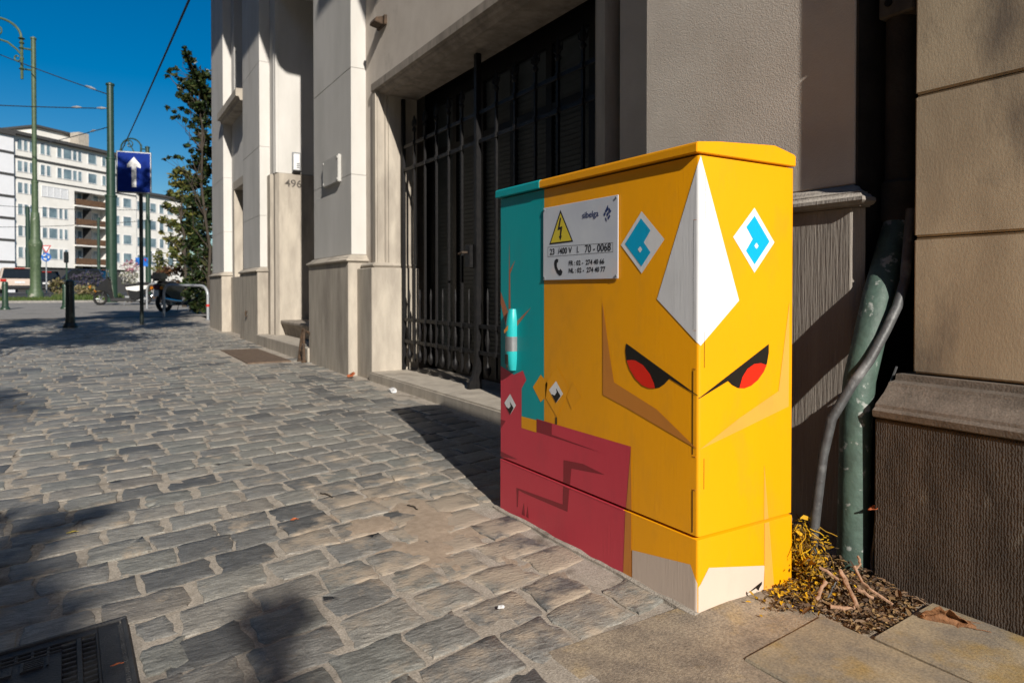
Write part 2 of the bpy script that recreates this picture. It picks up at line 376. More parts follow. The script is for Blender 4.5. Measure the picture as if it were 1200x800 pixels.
# ------------------------------------------------------------------ the two iron covers set in the pavement
t = empty('drain_cover', (.066, 2.017, 0), 0, 'dark cast iron drain cover with rows of slots, set in the cobbles', 'drain cover')
ang = math.atan2(E1.y, E1.x)
def lc(a, b, z):   # local frame of the cover: a leftwards from the corner, b towards the camera
    p = Vector((.066, 2.017, 0)) - E1 * a + Vector((.03, -1, 0)).normalized() * b; return (p.x, p.y, z)
def lbox(mb, a0, a1, b0, b1, z0, z1):
    vs = [lc(a, b, z) for a in (a0, a1) for b in (b0, b1) for z in (z0, z1)]
    return mb.add(vs, [(0, 1, 3, 2), (4, 6, 7, 5), (0, 4, 5, 1), (2, 3, 7, 6), (0, 2, 6, 4), (1, 5, 7, 3)])
b = MB(); lbox(b, 0, .50, 0, .014, -.03, .012); lbox(b, 0, .50, .436, .45, -.03, .012); lbox(b, 0, .014, .014, .436, -.03, .012); lbox(b, .486, .50, .014, .436, -.03, .012)
b.build('frame', M['cast_iron'], t, bev=.003)
b = MB(); lbox(b, .017, .483, .017, .433, -.03, -.012); b.build('pit_floor', M['interior'], t)
b = MB()
SA = [.085, .130, .175, .220, .265, .310, .355, .400]       # slot columns
b2 = MB()
lbox(b, .017, .066, .017, .433, -.01, .008); lbox(b, .425, .483, .017, .433, -.01, .008)
lbox(b, .066, .425, .017, .045, -.01, .008); lbox(b, .066, .425, .405, .433, -.01, .008)
cols = [(.072, .100), (.112, .140)]
lbox(b, .066, .072, .045, .405, -.01, .008); lbox(b, .100, .112, .045, .405, -.01, .008)
for c0, c1 in cols:
    for i in range(15):
        y0 = .045 + i * .024; lbox(b, c0, c1, y0 + .015, y0 + .024, -.01, .0075)
# first two rows of slots run across, the middle is solid
for r0 in (.045, .064):
    for i in range(9):
        a0 = .140 + i * .031; lbox(b, a0 + .024, a0 + .031, r0, r0 + .0125, -.01, .0075)
    lbox(b, .140, .425, r0 + .0125, r0 + .019, -.01, .008)
lbox(b, .140, .425, .083, .405, -.01, .006)
b.build('grid', M['cast_iron'], t, bev=.0015)
for q in [(.176, .214, .098 + i * .009, .102 + i * .009) for i in range(5)] + [(.214, .219, .094, .140), (.166, .170, .090, .140), (.235, .240, .095, .138), (.240, .262, .133, .138), (.222, .226, .178, .222), (.226, .262, .178, .183)]:
    b = MB(); lbox(b, *q, .006, .010); b.build('raised_mark', M['cast_iron'], t)
b = MB()
for i in range(38): lbox(b, .012, .022, .04 + i * .0105, .046 + i * .0105, .008, .011)
b.build('rim_ribs', M['cast_iron'], t, kind='stuff')
t = empty('cellar_cover', (1.7, 9, 0), 0, 'flat rusty brown metal cellar cover in the pavement before the doorstep', 'cellar cover')
MB().box(1.46, 1.94, 8.04, 9.0, 0, gz(9) + .012).build('plate', M['mat_metal'], t, bev=.003)
MB().box(1.46, 1.94, 9.005, 9.96, 0, gz(9) + .012).build('plate', M['mat_metal'], t, bev=.003)
# ------------------------------------------------------------------ the house with the pilasters
house = empty('town_house', (2.1, 8.5, 0), 0, 'cream rendered town house with stone plinths and pilasters along the cobbled pavement', 'house')
def mould(y0, y1, xf, xb, z0, z1, ends=True):
    """moulded plinth cap: profile run along the front and returned round both ends"""
    b = MB(); H_ = z1 - z0; d = xb - xf
    prof = [(-.004, 0), (-.004, .05), (-.016, .10), (-.024, .22), (-.022, .36), (-.010, .44), (-.006, .52), (.004, .56), (.004, .62), (.014, .66), (.026, .76), (.034, .90), (.046, .95), (.052, 1.0)]   # (inset from plinth face, height)
    rows = []
    for ins, h in prof: rows.append([(xb, y0 + ins, z0 + h * H_), (xf + ins, y0 + ins, z0 + h * H_), (xf + ins, y1 - ins, z0 + h * H_), (xb, y1 - ins, z0 + h * H_)])
    for r in rows: b.v += r
    n = len(rows)
    b.f = [(i * 4 + j, i * 4 + j + 1, i * 4 + 4 + j + 1, i * 4 + 4 + j) for i in range(n - 1) for j in range(3)]
    b.f += [(0, 1, 2, 3), tuple((n - 1) * 4 + j for j in (3, 2, 1, 0)), tuple(i * 4 for i in range(n)) , tuple(i * 4 + 3 for i in reversed(range(n)))]
    return b
def pilaster(y0, y1, up, low, chamf=0, joints=(1.98, 3.02, 4.3)):
    zs = [1.2] + list(joints) + [9.2]; b = MB()
    for a, c in zip(zs, zs[1:]): b.box(2.15, 2.7, y0 + .05, y1 - .05, a + .001, c - .0012)
    p = b.build('pilaster', up, house, bev=.0035)
    if chamf:
        b = MB().prism([(2.1, y0 + chamf), (2.1 + chamf, y0), (2.137, y0), (2.14, y0 + .055), (2.7, y0 + .055), (2.7, y1), (2.1, y1)], 'z', -.1, 1.12)
    else: b = MB().box(2.1, 2.7, y0, y1, -.1, 1.12)
    b.build('plinth', low, p, bev=.006)
    mould(y0, y1, 2.1, 2.152 if chamf else 2.7, 1.12, 1.2).build('plinth_cap', low, p, smooth=True)
    return p
M['stone_ribbed'] = mat('stone_ribbed', (.36, .325, .285), (.27, .24, .21), .88, 10, (1, 1, .15), bump=.7, bscale=120, bstretch=(1, 1, .06), bdist=.006, grain=.15, stain=(.18, .155, .13), stain_scale=3)
pilaster(1.29, 2.39, M['roughcast'], M['stone_ribbed'], .03, (2.9,))
pilaster(6.46, 7.88, M['render_cream'], M['bluestone'])
pilaster(10.75, 12.2, M['render_cream'], M['bluestone'])
pilaster(14.12, 15.7, M['render_cream'], M['bluestone'])

# wall round the gate
b = MB().box(2.30, 2.7, 6.25, 6.52, -.1, 9.2).box(2.30, 2.7, 2.33, 2.70, -.1, 9.2).box(2.30, 2.7, 2.70, 6.25, 2.80, 3.55)
b.box(2.3015, 2.7, 2.70, 6.25, 3.553, 9.2)
b.build('wall', M['roughcast'], house, bev=.002)
# stone surround of the gate opening: grooved jambs and lintel
def jamb_prof(y_in, sgn):
    # front face x=2.275, reveal steps back towards the gate at 2.5; sgn=+1: opening lies at smaller y
    return [(2.272, y_in + sgn * .155), (2.272, y_in + sgn * .085), (2.288, y_in + sgn * .078), (2.292, y_in + sgn * .068), (2.284, y_in + sgn * .06), (2.305, y_in + sgn * .05), (2.345, y_in + sgn * .045), (2.355, y_in + sgn * .025),
            (2.375, y_in + sgn * .028), (2.38, y_in + sgn * .012), (2.43, y_in), (2.66, y_in), (2.66, y_in + sgn * .155)]
sur = MB().prism(jamb_prof(6.09, 1), 'z', 1.09, 2.79).build('gate_surround', M['bluestone'], house)
MB().prism(jamb_prof(2.94, -1), 'z', 1.09, 2.79).build('jamb', M['bluestone'], sur)
lint = [(2.262, 2.802), (2.262, 2.735), (2.29, 2.728), (2.295, 2.715), (2.31, 2.70), (2.345, 2.695), (2.36, 2.675), (2.66, 2.67), (2.66, 2.802)]
MB().prism(lint, 'y', 2.76, 6.26).build('lintel', M['bluestone_dark'], sur)
MB().prism([(2.19, 6.05), (2.19, 6.48), (2.66, 6.48), (2.66, 6.05)], 'z', -.1, 1.06).build('jamb_base', M['bluestone'], sur, bev=.008)
MB().prism([(2.215, 6.075), (2.215, 6.45), (2.66, 6.45), (2.66, 6.075)], 'z', 1.061, 1.11).build('jamb_base_cap', M['bluestone'], sur, bev=.02)
MB().prism([(2.19, 2.97), (2.19, 2.36), (2.66, 2.36), (2.66, 2.97)], 'z', -.1, 1.06).build('jamb_base', M['bluestone'], sur, bev=.008)
MB().prism([(2.215, 2.95), (2.215, 2.38), (2.66, 2.38), (2.66, 2.95)], 'z', 1.061, 1.11).build('jamb_base_cap', M['bluestone'], sur, bev=.02)
MB().box(2.165, 2.95, 2.95, 6.07, -.1, .098).build('sill_step', M['bluestone'], house, bev=.012, seg=2)
# dark glazed front behind the gate, blinds behind the glass
gl = MB().box(2.84, 2.90, 2.76, 6.3, .098, 2.95)
glz = gl.build('glazed_front', M['frame_dark'], house)
b = MB()
for y in (2.9, 3.05, 3.55, 4.05, 4.55, 5.05, 5.55, 6.02): b.box(2.79, 2.84, y - .035, y + .035, .1, 2.66)
b.box(2.79, 2.84, 3.0, 6.1, .1, .3); b.box(2.792, 2.84, 3.0, 6.1, 2.12, 2.18); b.box(2.792, 2.84, 3.0, 6.1, 2.6, 2.68)
b.build('mullions', M['frame_dark'], glz)
for y in (3.05, 3.55, 4.05, 4.55, 5.05, 5.55):
    MB().box(2.826, 2.83, y + .036, (y + .464 if y < 5.5 else 5.984), .3, 2.6).build('pane', M['blind'], glz)
for i, y in enumerate((3.05, 3.55, 4.05, 4.55, 5.05, 5.55)):
    b = MB(); y2 = y + .464 if y < 5.5 else 5.984
    for q in range(62):
        z = .32 + q * .0365; b.add([(2.822, y + .04, z), (2.822, y2 - .004, z), (2.812, y2 - .004, z + .03), (2.812, y + .04, z + .03)], [(0, 1, 2, 3)])
    b.build('blind_slats', M['blind'], glz, kind='stuff')

# door bay between the second and third pilasters
b = MB().box(2.30, 2.9, 10.42, 10.82, 2.585, 9.2).box(2.90, 3.1, 7.8, 10.82, 5.2, 9.2).box(2.31, 2.9, 7.82, 8.15, 1.2, 9.2).box(2.31, 2.9, 8.15, 10.42, 5.2, 9.2)
b.build('bay_wall', M['render_cream'], house, bev=.002)
b = MB().prism([(2.255, 10.82), (2.255, 10.60), (2.30, 10.56), (2.30, 10.47), (2.345, 10.40), (2.96, 10.40), (2.96, 10.82)], 'z', -.1, 2.58)
jm = b.build('door_jamb', M['bluestone'], house, bev=.003)
MB().box(2.31, 2.96, 7.83, 8.15, -.1, 2.58).build('door_jamb', M['bluestone'], house, bev=.003)
b = MB().prism([(2.29, 10.56), (2.29, 10.50), (2.34, 10.415), (2.36, 10.415), (2.36, 10.56)], 'z', 2.585, 5.2); b.build('bay_moulding', M['render_cream'], house)
vs, fs = text_polys('496', .155, .0015)
n496 = MB().add([(2.425 + p.x * 1.08, 10.397, 2.385 + p.y) for p in vs], fs)
n496.build('house_number', mat('worn_number', (.13, .115, .10), (.07, .062, .055), .9, 30), jm)
MB().box(2.08, 3.0, 7.86, 10.77, -.1, .16 + gz(9)).build('doorstep', M['bluestone'], house, bev=.01)
st = [(2.42, .197), (2.415, .24), (2.40, .30), (2.37, .35), (2.355, .37), (2.355, .395), (2.37, .408), (2.95, .408), (2.95, .197)]
MB().prism(st, 'y', 8.15, 10.395).build('upper_step', M['bluestone_dark'], house)
dr = MB().box(2.92, 2.98, 8.15, 10.4, .41, 3.3).build('door', M['door_wood'], house)
b = MB()
for y in (8.3, 9.3): 
    for z0, z1 in ((.6, 1.5), (1.7, 3.1)): b.box(2.895, 2.92, y, y + .85, z0, z1)
b.build('door_panel', M['door_wood'], dr, bev=.012)
MB().box(2.92, 2.98, 8.15, 10.4, 3.302, 5.2).build('fanlight', M['glass_dark'], house)

# bay between the third and fourth pilasters: cellar window below, window with a stone sill above
b = MB().box(2.30, 2.9, 12.16, 14.16, -.1, 1.06).box(2.30, 2.9, 12.16, 12.55, 1.06, 2.75).box(2.30, 2.9, 13.80, 14.16, 1.06, 2.75).box(2.302, 2.9, 12.16, 14.16, 2.753, 4.12)
b.box(2.302, 2.9, 12.16, 12.42, 4.123, 9.2).box(2.302, 2.9, 13.86, 14.16, 4.123, 9.2).box(2.303, 2.9, 12.42, 13.86, 7.4, 9.2)
b.build('bay_wall', M['render_cream'], house, bev=.002)
MB().box(2.27, 2.9, 12.17, 14.15, -.1, 1.1).build('bay_plinth', M['bluestone'], house, bev=.006)
b = MB().box(2.28, 2.62, 12.42, 12.56, 1.10, 2.74).box(2.28, 2.62, 13.79, 13.93, 1.10, 2.74).box(2.282, 2.62, 12.42, 13.93, 2.745, 2.90)
lw = b.build('lower_window_surround', M['bluestone'], house, bev=.004)
MB().box(2.56, 2.6, 12.56, 13.79, 1.1, 2.74).build('pane', M['glass_dark'], lw)
b = MB()
for y in (12.6, 12.95, 13.3, 13.7): b.box(2.42, 2.44, y, y + .02, 1.1, 2.74)
b.build('window_bars', M['iron_black'], lw)
MB().prism([(2.05, 4.235), (2.05, 4.10), (2.10, 4.10), (2.12, 4.04), (2.5, 4.04), (2.5, 4.26)], 'y', 12.2, 14.2).build('window_sill', M['bluestone'], house, bev=.006)
uw = MB().box(2.5, 2.56, 12.42, 13.86, 4.26, 7.4).build('upper_window', M['white_plastic'], house)
for y in (12.52, 13.19): MB().box(2.49, 2.499, y, y + .58, 4.4, 7.3).build('pane', M['glass_dark'], uw)
# mass of the house behind, upper storey and the balconies that shade the front
b = MB().box(2.905, 9, 6.27, 15.6, -.1, 9.2).box(3.0, 9, 1.32, 6.27, -.1, 9.2).box(2.69, 3.0, 1.36, 2.75, -.1, 9.2)
b.box(2.702, 3.0, 2.75, 6.27, 2.96, 9.2); b.build('core', M['roughcast'], house)
MB().box(2.12, 9, 1.32, 15.68, 9.202, 12.5).build('upper_storey', M['render_cream'], house)
def balcony(y0, y1, z, xe):
    b = MB().prism([(xe, z), (xe + .12, z - .10), (2.31, z - .16), (2.31, z + .16), (xe, z + .16)], 'y', y0, y1)
    bl = b.build('balcony', M['bluestone'], house, bev=.01)
    b = MB().box(xe + .02, xe + .12, y0 + .02, y1 - .02, z + .161, z + 1.15)
    b.box(xe + .12, 2.3, y0 + .02, y0 + .12, z + .161, z + 1.15).box(xe + .12, 2.3, y1 - .12, y1 - .02, z + .161, z + 1.15)
    b.build('parapet', M['render_cream'], bl)
balcony(1.4, 3.4, 6.2, 1.30)
balcony(4.9, 8.6, 7.15, 1.25)
balcony(8.9, 13.5, 8.2, 1.25)

# ------------------------------------------------------------------ wrought iron gate
gate = empty('iron_gate', (2.5, 4.58, .1), 0, 'black wrought iron double gate with spear tips in the dark stone opening', 'gate')
gx = 2.5
for y, w_ in ((6.04, .036), (4.58, .046), (2.99, .036)):
    p = MB().box(gx - w_ / 2, gx + w_ / 2, y - w_ / 2, y + w_ / 2, .1, 2.645).build('post', M['iron_black'], gate, bev=.005)
MB().prism([(gx - .022, .10), (gx - .085, .10), (gx - .08, .14), (gx - .045, .20), (gx - .022, .30)], 'y', 4.562, 4.598).build('post_stay', M['iron_black'], gate)
for (a, c) in ((3.01, 4.555), (4.605, 6.02)):
    for z in (.375, .575, 1.975, 2.19):
        b = MB().box(gx - .007, gx + .007, a, c, z - .016, z + .016); b.build('rail', M['iron_black'], gate, bev=.003)
    b = MB()
    nb = 6; sp = (c - a) / nb
    for i in range(1, nb):
        y = a + sp * i
        b = MB().box(gx - .009, gx + .009, y - .009, y + .009, .2, 2.30)
        bar = b.build('bar', M['iron_black'], gate)
        tip = MB()
        tip.tube([(gx, y, 2.285), (gx, y, 2.30), (gx, y, 2.315), (gx, y, 2.33)], [.010, .020, .020, .009], 8)
        tip.tube([(gx, y, 2.33), (gx, y, 2.37), (gx, y, 2.44)], [.009, .025, .003], 6)
        tip.tube([(gx, y - .01, 2.335), (gx, y - .04, 2.355), (gx, y - .052, 2.392)], [.008, .008, .002], 5)
        tip.tube([(gx, y + .01, 2.335), (gx, y + .04, 2.355), (gx, y + .052, 2.392)], [.008, .008, .002], 5)
        tip.build('spear_tip', M['iron_black'], bar, smooth=True)
        for z in (1.975, 2.19, .375, .575): MB().cbox((gx - .004, y, z), .028, .032, .044).build('collar', M['iron_black'], bar, bev=.004)
    for i in range(nb):
        y = a + sp * (i + .5)
        b = MB().tube([(gx, y, .26), (gx, y, .40), (gx, y, .475), (gx, y, .56), (gx, y, .60), (gx, y, .74), (gx, y, .80), (gx, y, .86)], [.007, .009, .022, .009, .008, .008, .013, .002], 8)
        db = b.build('dog_bar', M['iron_black'], gate, smooth=True)
        MB().tube([(gx, y, .355), (gx, y, .30), (gx, y, .275), (gx, y, .25), (gx, y, .225), (gx, y, .20)], [.006, .008, .023, .028, .022, .004], 10).build('ball', M['iron_black'], db, smooth=True)
MB().box(gx - .05, gx + .02, 4.62, 4.70, 1.02, 1.20).build('lock_box', M['iron_black'], gate, bev=.006)
MB().tube([(gx - .05, 4.66, 1.14), (gx - .09, 4.66, 1.14), (gx - .09, 4.72, 1.13)], .009, 8).build('handle', M['iron_rust'], gate, smooth=True)

# ------------------------------------------------------------------ neighbouring house: the stone pier at the right
nb_ = empty('stone_house', (2.06, .6, 0), 0, 'stone faced house with smooth tan blocks over a dark tooled plinth, nearest on the right', 'house')
zz = [.605, 1.004, 1.42, 1.84, 2.26, 2.68, 3.1, 5, 8]
for a, c in zip(zz, zz[1:]):
    MB().box(2.06, 2.5, -3.2, 1.098, a + .0015, c - .0015).build('stone_block', M['pier_stone'], nb_, bev=.006, seg=2)
M['plinth_tooled'] = mat('plinth_tooled', (.085, .068, .056), (.045, .036, .03), .9, 14, (1, 1, .3), bump=.4, bscale=80, stain=(.17, .15, .125), stain_scale=9, stain_lo=.6, stain_hi=.72)
n = M['plinth_tooled'].node_tree.nodes; l = M['plinth_tooled'].node_tree.links
g = n.new('ShaderNodeNewGeometry'); wv = n.new('ShaderNodeTexWave'); wv.bands_direction = 'Y'; wv.inputs['Scale'].default_value = 46; wv.inputs['Distortion'].default_value = 5.0; wv.inputs['Detail'].default_value = 3; wv.inputs['Detail Scale'].default_value = 2
l.new(g.outputs['Position'], wv.inputs['Vector'])
bp = n.new('ShaderNodeBump'); bp.inputs['Strength'].default_value = .32; bp.inputs['Distance'].default_value = .007; l.new(wv.outputs[0], bp.inputs['Height'])
old = n['Principled BSDF'].inputs['Normal'].links[0].from_socket; l.new(old, bp.inputs['Normal']); l.new(bp.outputs[0], n['Principled BSDF'].inputs['Normal'])
MB().box(1.92, 2.5, -3.2, 1.13, -.1, .482).build('plinth', M['plinth_tooled'], nb_, bev=.005)
M['cap_dark'] = mat('cap_dark', (.17, .14, .115), (.10, .083, .068), .85, 11, bump=.4, bscale=170, bdist=.005, grain=.25, gscale=170., stain=(.26, .22, .18), stain_scale=7, stain_lo=.58, stain_hi=.75)
cap = [(1.921, .484), (1.914, .488), (1.912, .505), (1.925, .513), (1.928, .522), (1.945, .533), (1.972, .552), (1.990, .570), (1.996, .580), (2.030, .584), (2.034, .602), (2.5, .603), (2.5, .484)]
MB().prism(cap, 'y', -3.2, 1.132).build('plinth_cap', M['cap_dark'], nb_, smooth=False)
b = MB().box(2.5, 9, -45, 1.28, -.1, 15).box(2.08, 2.5, -45, -3.21, -.1, 15); b.build('core', M['roughcast'], nb_)  # unseen run behind the camera, lengthened to cut sky light

# drainpipe in the slot between the houses, cable, wall box
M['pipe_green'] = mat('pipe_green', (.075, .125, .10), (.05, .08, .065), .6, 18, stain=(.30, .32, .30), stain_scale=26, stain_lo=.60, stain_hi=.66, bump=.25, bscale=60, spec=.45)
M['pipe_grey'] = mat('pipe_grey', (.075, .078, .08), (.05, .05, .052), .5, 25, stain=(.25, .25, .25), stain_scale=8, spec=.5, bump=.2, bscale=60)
M['slot_shade'] = mat('slot_shade', (.05, .045, .042), (.03, .028, .026), .95, 9, bump=.3, bscale=90)  # near-black colour that carries the shade of the slot
dp = empty('drainpipe', (1.945, 1.205, 0), 0, 'old green drainpipe in the dark slot between the two houses', 'drainpipe')
MB().tube([(1.945, 1.208, .0), (1.948, 1.208, .2), (1.955, 1.208, .45), (1.972, 1.208, .58), (2.02, 1.208, .70), (2.10, 1.225, .84), (2.19, 1.245, .96), (2.26, 1.25, 1.08)], [.046, .045, .045, .045, .045, .045, .045, .045], 20).build('lower_pipe', M['pipe_green'], dp, smooth=True)
MB().tube([(2.26, 1.25, 1.07), (2.26, 1.25, 1.08), (2.26, 1.25, 1.20), (2.26, 1.25, 1.21)], [.046, .055, .055, .046], 20).build('socket', M['slot_shade'], dp, smooth=True)  # socket coloured dark for the shade it sits in
MB().tube([(2.26, 1.25, 1.18), (2.26, 1.25, 6.5)], .044, 20).build('upper_pipe', M['slot_shade'], dp, smooth=True)  # shade of the slot put into the pipe's colour
cb = MB().tube([(1.79, 1.245, .0), (1.80, 1.243, .1), (1.815, 1.24, .22), (1.835, 1.235, .36), (1.862, 1.225, .47), (1.91, 1.19, .575), (1.955, 1.165, .645), (2.01, 1.150, .73), (2.06, 1.145, .80), (2.11, 1.15, .88), (2.16, 1.16, 1.1)], [.0145] * 11, 12)
tag(cb.build('conduit', M['pipe_grey'], smooth=True), 'grey conduit bending in front of the green drainpipe', 'conduit')
cb = MB().tube([(1.955, 1.145, .0), (1.948, 1.150, .06), (1.955, 1.146, .16), (1.975, 1.142, .28), (1.972, 1.145, .36), (1.985, 1.148, .46), (2.02, 1.15, .55), (2.06, 1.145, .62)], .0035, 6)
tag(cb.build('thin_wire', M['pipe_grey'], smooth=True), 'thin loose wire running down the foot of the drainpipe', 'wire')
wb = empty('wall_box', (2.25, 1.24, 1.735), 0, 'small grey box fixed high in the slot above the drainpipe', 'box')
M['box_metal'] = mat('box_metal', (.10, .095, .085), (.07, .065, .06), .6, 20, bump=.2, bscale=80)
MB().box(2.205, 2.33, 1.18, 1.295, 1.735, 2.2).build('body', M['box_metal'], wb, bev=.006)
MB().disc((2.203, 1.26, 1.78), .012, (1, 0, 0), .008, 12).build('knob', M['iron_black'], wb)

MB().box(2.156, 2.68, 1.3315, 1.3385, .0, 6.5).build('shade_lining', M['slot_shade'], house)  # added dark sheet over the pilaster end, standing in for shade
MB().box(2.60, 2.66, 1.10, 1.334, .0, 6.5).build('shade_back', M['slot_shade'], house)  # added dark sheet closing the slot, its shade put into the colour
# fittings on the front
ic = empty('intercom', (2.59, 10.39, 2.75), 0, 'white intercom panel on the door reveal above the house number', 'intercom')
MB().box(2.53, 2.655, 10.372, 10.399, 2.60, 2.90).build('backplate', M['grey_metal'], ic, bev=.004)
MB().box(2.545, 2.64, 10.345, 10.371, 2.63, 2.875).build('panel', M['white_plastic'], ic, bev=.012)
b = MB()
for z in (2.66, 2.69, 2.72): b.box(2.585, 2.63, 10.340, 10.344, z, z + .018)
b.build('button', M['grey_metal'], ic)
MB().box(2.535, 2.65, 10.335, 10.371, 2.605, 2.629).build('hood', M['iron_black'], ic, bev=.004)
M['plaque'] = mat('plaque', (.50, .49, .46), (.42, .41, .385), .8, 4)
pl = empty('wall_plaque', (2.13, 7.05, 2.1), 0, 'blank square plaque painted over on the pale pilaster right of the doorway', 'plaque')
MB().box(2.115, 2.149, 6.82, 7.36, 1.95, 2.23).build('plate', M['plaque'], pl, bev=.006, seg=2)
b = MB()
for y in (6.85, 7.33):
    for z in (1.98, 2.20): b.disc((2.113, y, z), .014, (1, 0, 0), .008, 10)
b.build('screw', M['plaque'], pl)
fx = empty('wall_lamp', (2.24, 6.0, 3.3), 0, 'small weathered fitting on the wall above the gate', 'wall fitting')
MB().box(2.272, 2.2995, 5.93, 6.13, 3.27, 3.36).build('bracket', M['iron_rust'], fx, bev=.005)
MB().prism([(2.272, 3.355), (2.20, 3.33), (2.19, 3.29), (2.272, 3.275)], 'y', 5.96, 6.10).build('body', M['iron_rust'], fx, bev=.006)
bs = empty('boot_scraper', (2.07, 8.0, 0), 0, 'old black iron boot scraper standing against the doorstep', 'boot scraper')
b = MB(); z0 = .025
for y0, y1 in ((8.04, 7.98), (7.83, 7.91)): b.tube([(2.03, y0, z0), (2.035, y0 * .6 + y1 * .4, z0 + .16), (2.05, y1, z0 + .34)], [.020, .016, .017], 7)
b.tube([(2.05, 7.98, z0 + .33), (2.052, 7.95, z0 + .375), (2.06, 7.90, z0 + .36), (2.05, 7.91, z0 + .33)], .018, 7)
b.tube([(2.05, 7.95, z0 + .37), (2.09, 7.88, z0 + .345), (2.095, 7.83, z0 + .33)], .014, 7)
b.build('frame', M['iron_rust'], bs, smooth=True)
MB().box(2.027, 2.04, 7.85, 8.03, z0 + .09, z0 + .125).build('blade', M['iron_rust'], bs)
b = MB().tube([(2.03, 7.83, z0 - .02), (2.03, 7.83, z0 + .03)], .03, 8); b.tube([(2.03, 8.04, z0 - .02), (2.03, 8.04, z0 + .02)], .026, 8); b.build('foot', M['iron_rust'], bs)
hk = MB().tube([(2.095, 11.55, .50), (2.075, 11.55, .52), (2.07, 11.55, .49), (2.075, 11.55, .44), (2.095, 11.55, .43)], .012, 7)
tag(hk.build('iron_hook', M['iron_rust'], smooth=True), 'small rusty iron hook on the pilaster plinth left of the doorstep', 'hook')
# ------------------------------------------------------------------ the painted electricity cabinet
def paint(name, c, rough=.42):
    return mat('paint_' + name, c, tuple(x * .95 for x in c), rough, 4, (1, 1, .6), bump=.16, bscale=95, bstretch=(1.3, 1.3, .10), spec=.4, bdist=.003, stain=tuple(x * .80 + .012 for x in c), stain_scale=9, stain_lo=.5, stain_hi=.85)
PC = {'yellow': (.88, .365, .001), 'teal': (.0, .33, .35), 'red': (.60, .048, .075), 'dred': (.26, .02, .03), 'gold': (.80, .34, .002), 'gold2': (.84, .35, .004), 'tan': (.62, .23, .035),
      'orange': (.90, .36, .055), 'greige': (.64, .52, .43), 'white': (.78, .78, .79), 'blue': (.0, .40, .68), 'black': (.014, .011, .008), 'iris': (.85, .022, .006), 'bark': (.42, .15, .07)}
for k_, c in PC.items(): M['p_' + k_] = paint(k_, c)
CX, CY, CL, CWD, CR = 1.337, 1.255, 1.012, .385, .009
cab = empty('painted_cabinet', (CX + CWD / 2, CY + CL / 2, 0), 0, 'yellow street electricity cabinet painted with an angry geometric face across its corner', 'electricity cabinet')
def rrect(off, r, n=5):
    x0, x1, y0, y1 = CX - off, CX + CWD + off, CY - off, CY + CL + off; pts = []
    for cx, cy, a0 in ((x0 + r, y0 + r, 180), (x1 - r, y0 + r, 270), (x1 - r, y1 - r, 0), (x0 + r, y1 - r, 90)):
        pts += [(cx + r * math.cos(R(a0 + 90 * i / n)), cy + r * math.sin(R(a0 + 90 * i / n))) for i in range(n + 1)]
    return pts
def rbox(rings):
    b = MB(); n = len(rings[0][0])
    for pts, z in rings: b.v += [(p[0], p[1], z) for p in pts]
    b.f = [(k * n + i, k * n + (i + 1) % n, (k + 1) * n + (i + 1) % n, (k + 1) * n + i) for k in range(len(rings) - 1) for i in range(n)]
    b.f += [tuple(range(n - 1, -1, -1)), tuple((len(rings) - 1) * n + i for i in range(n))]
    return b
body = rbox([(rrect(0, CR), .2075), (rrect(0, CR), 1.199)]).build('body', M['p_yellow'], cab, smooth=True)
base = rbox([(rrect(.0015, CR), -.03), (rrect(.0015, CR), .1985), (rrect(.0005, CR), .1995)]).build('base', M['p_yellow'], cab, smooth=True)
MB().box(CX + .016, CX + CWD - .016, CY + .016, CY + CL - .016, .19, 1.21).build('inner_frame', M['interior'], cab)
lidp = [(-.014, 1.205), (-.014, 1.228), (-.010, 1.2325), (.07, 1.241), (.29, 1.255), (.302, 1.254), (.382, 1.238), (.387, 1.233), (.387, 1.205)]
ly0, ly1 = CY - .004, CY + CL + .012
lid = MB().prism([(CX + a, z) for a, z in lidp], 'y', ly0, ly1).build('lid', M['p_yellow'], cab, bev=.003, seg=2)
lp2 = [(a - .0012 if a < 0 else a, z + (.0012 if z > 1.23 else -.0012)) for a, z in lidp[:6]] + [(.302, 1.20), ]
MB().prism([(CX + a, z) for a, z in [(-.0153, 1.2038), (-.0153, 1.2285), (-.0108, 1.234), (.07, 1.2423), (.29, 1.2563), (.302, 1.2553), (.3832, 1.2392), (.3883, 1.2337), (.3883, 1.2038)]], 'y', CY + .722, ly1 + .0012).build('lid_end', M['p_teal'], lid, bev=.003, seg=2)

def clip(poly, ax, val, keep_less):
    out = []; n = len(poly)
    for i in range(n):
        a, b = poly[i], poly[(i + 1) % n]
        ia = (a[ax] <= val) if keep_less else (a[ax] >= val); ib = (b[ax] <= val) if keep_less else (b[ax] >= val)
        if ia: out.append(a)
        if ia != ib:
            t = (val - a[ax]) / (b[ax] - a[ax]); out.append((a[0] + (b[0] - a[0]) * t, a[1] + (b[1] - a[1]) * t))
    return out
def wrap(q, off):
    """unrolled coordinate round the near corner: q<0 on the long side, q>0 on the short side"""
    cx, cy = CX + CR, CY + CR
    if q <= -CR: return (CX - off, CY - q)
    if q >= CR: return (CX + q, CY - off)
    a = (q + CR) / (2 * CR) * math.pi / 2
    return (cx - (CR + off) * math.cos(a), cy - (CR + off) * math.sin(a))
SEGS = [-CL + CR * .4] + [-CR + CR * 2 * i / 6 for i in range(7)] + [CWD - CR * .3]
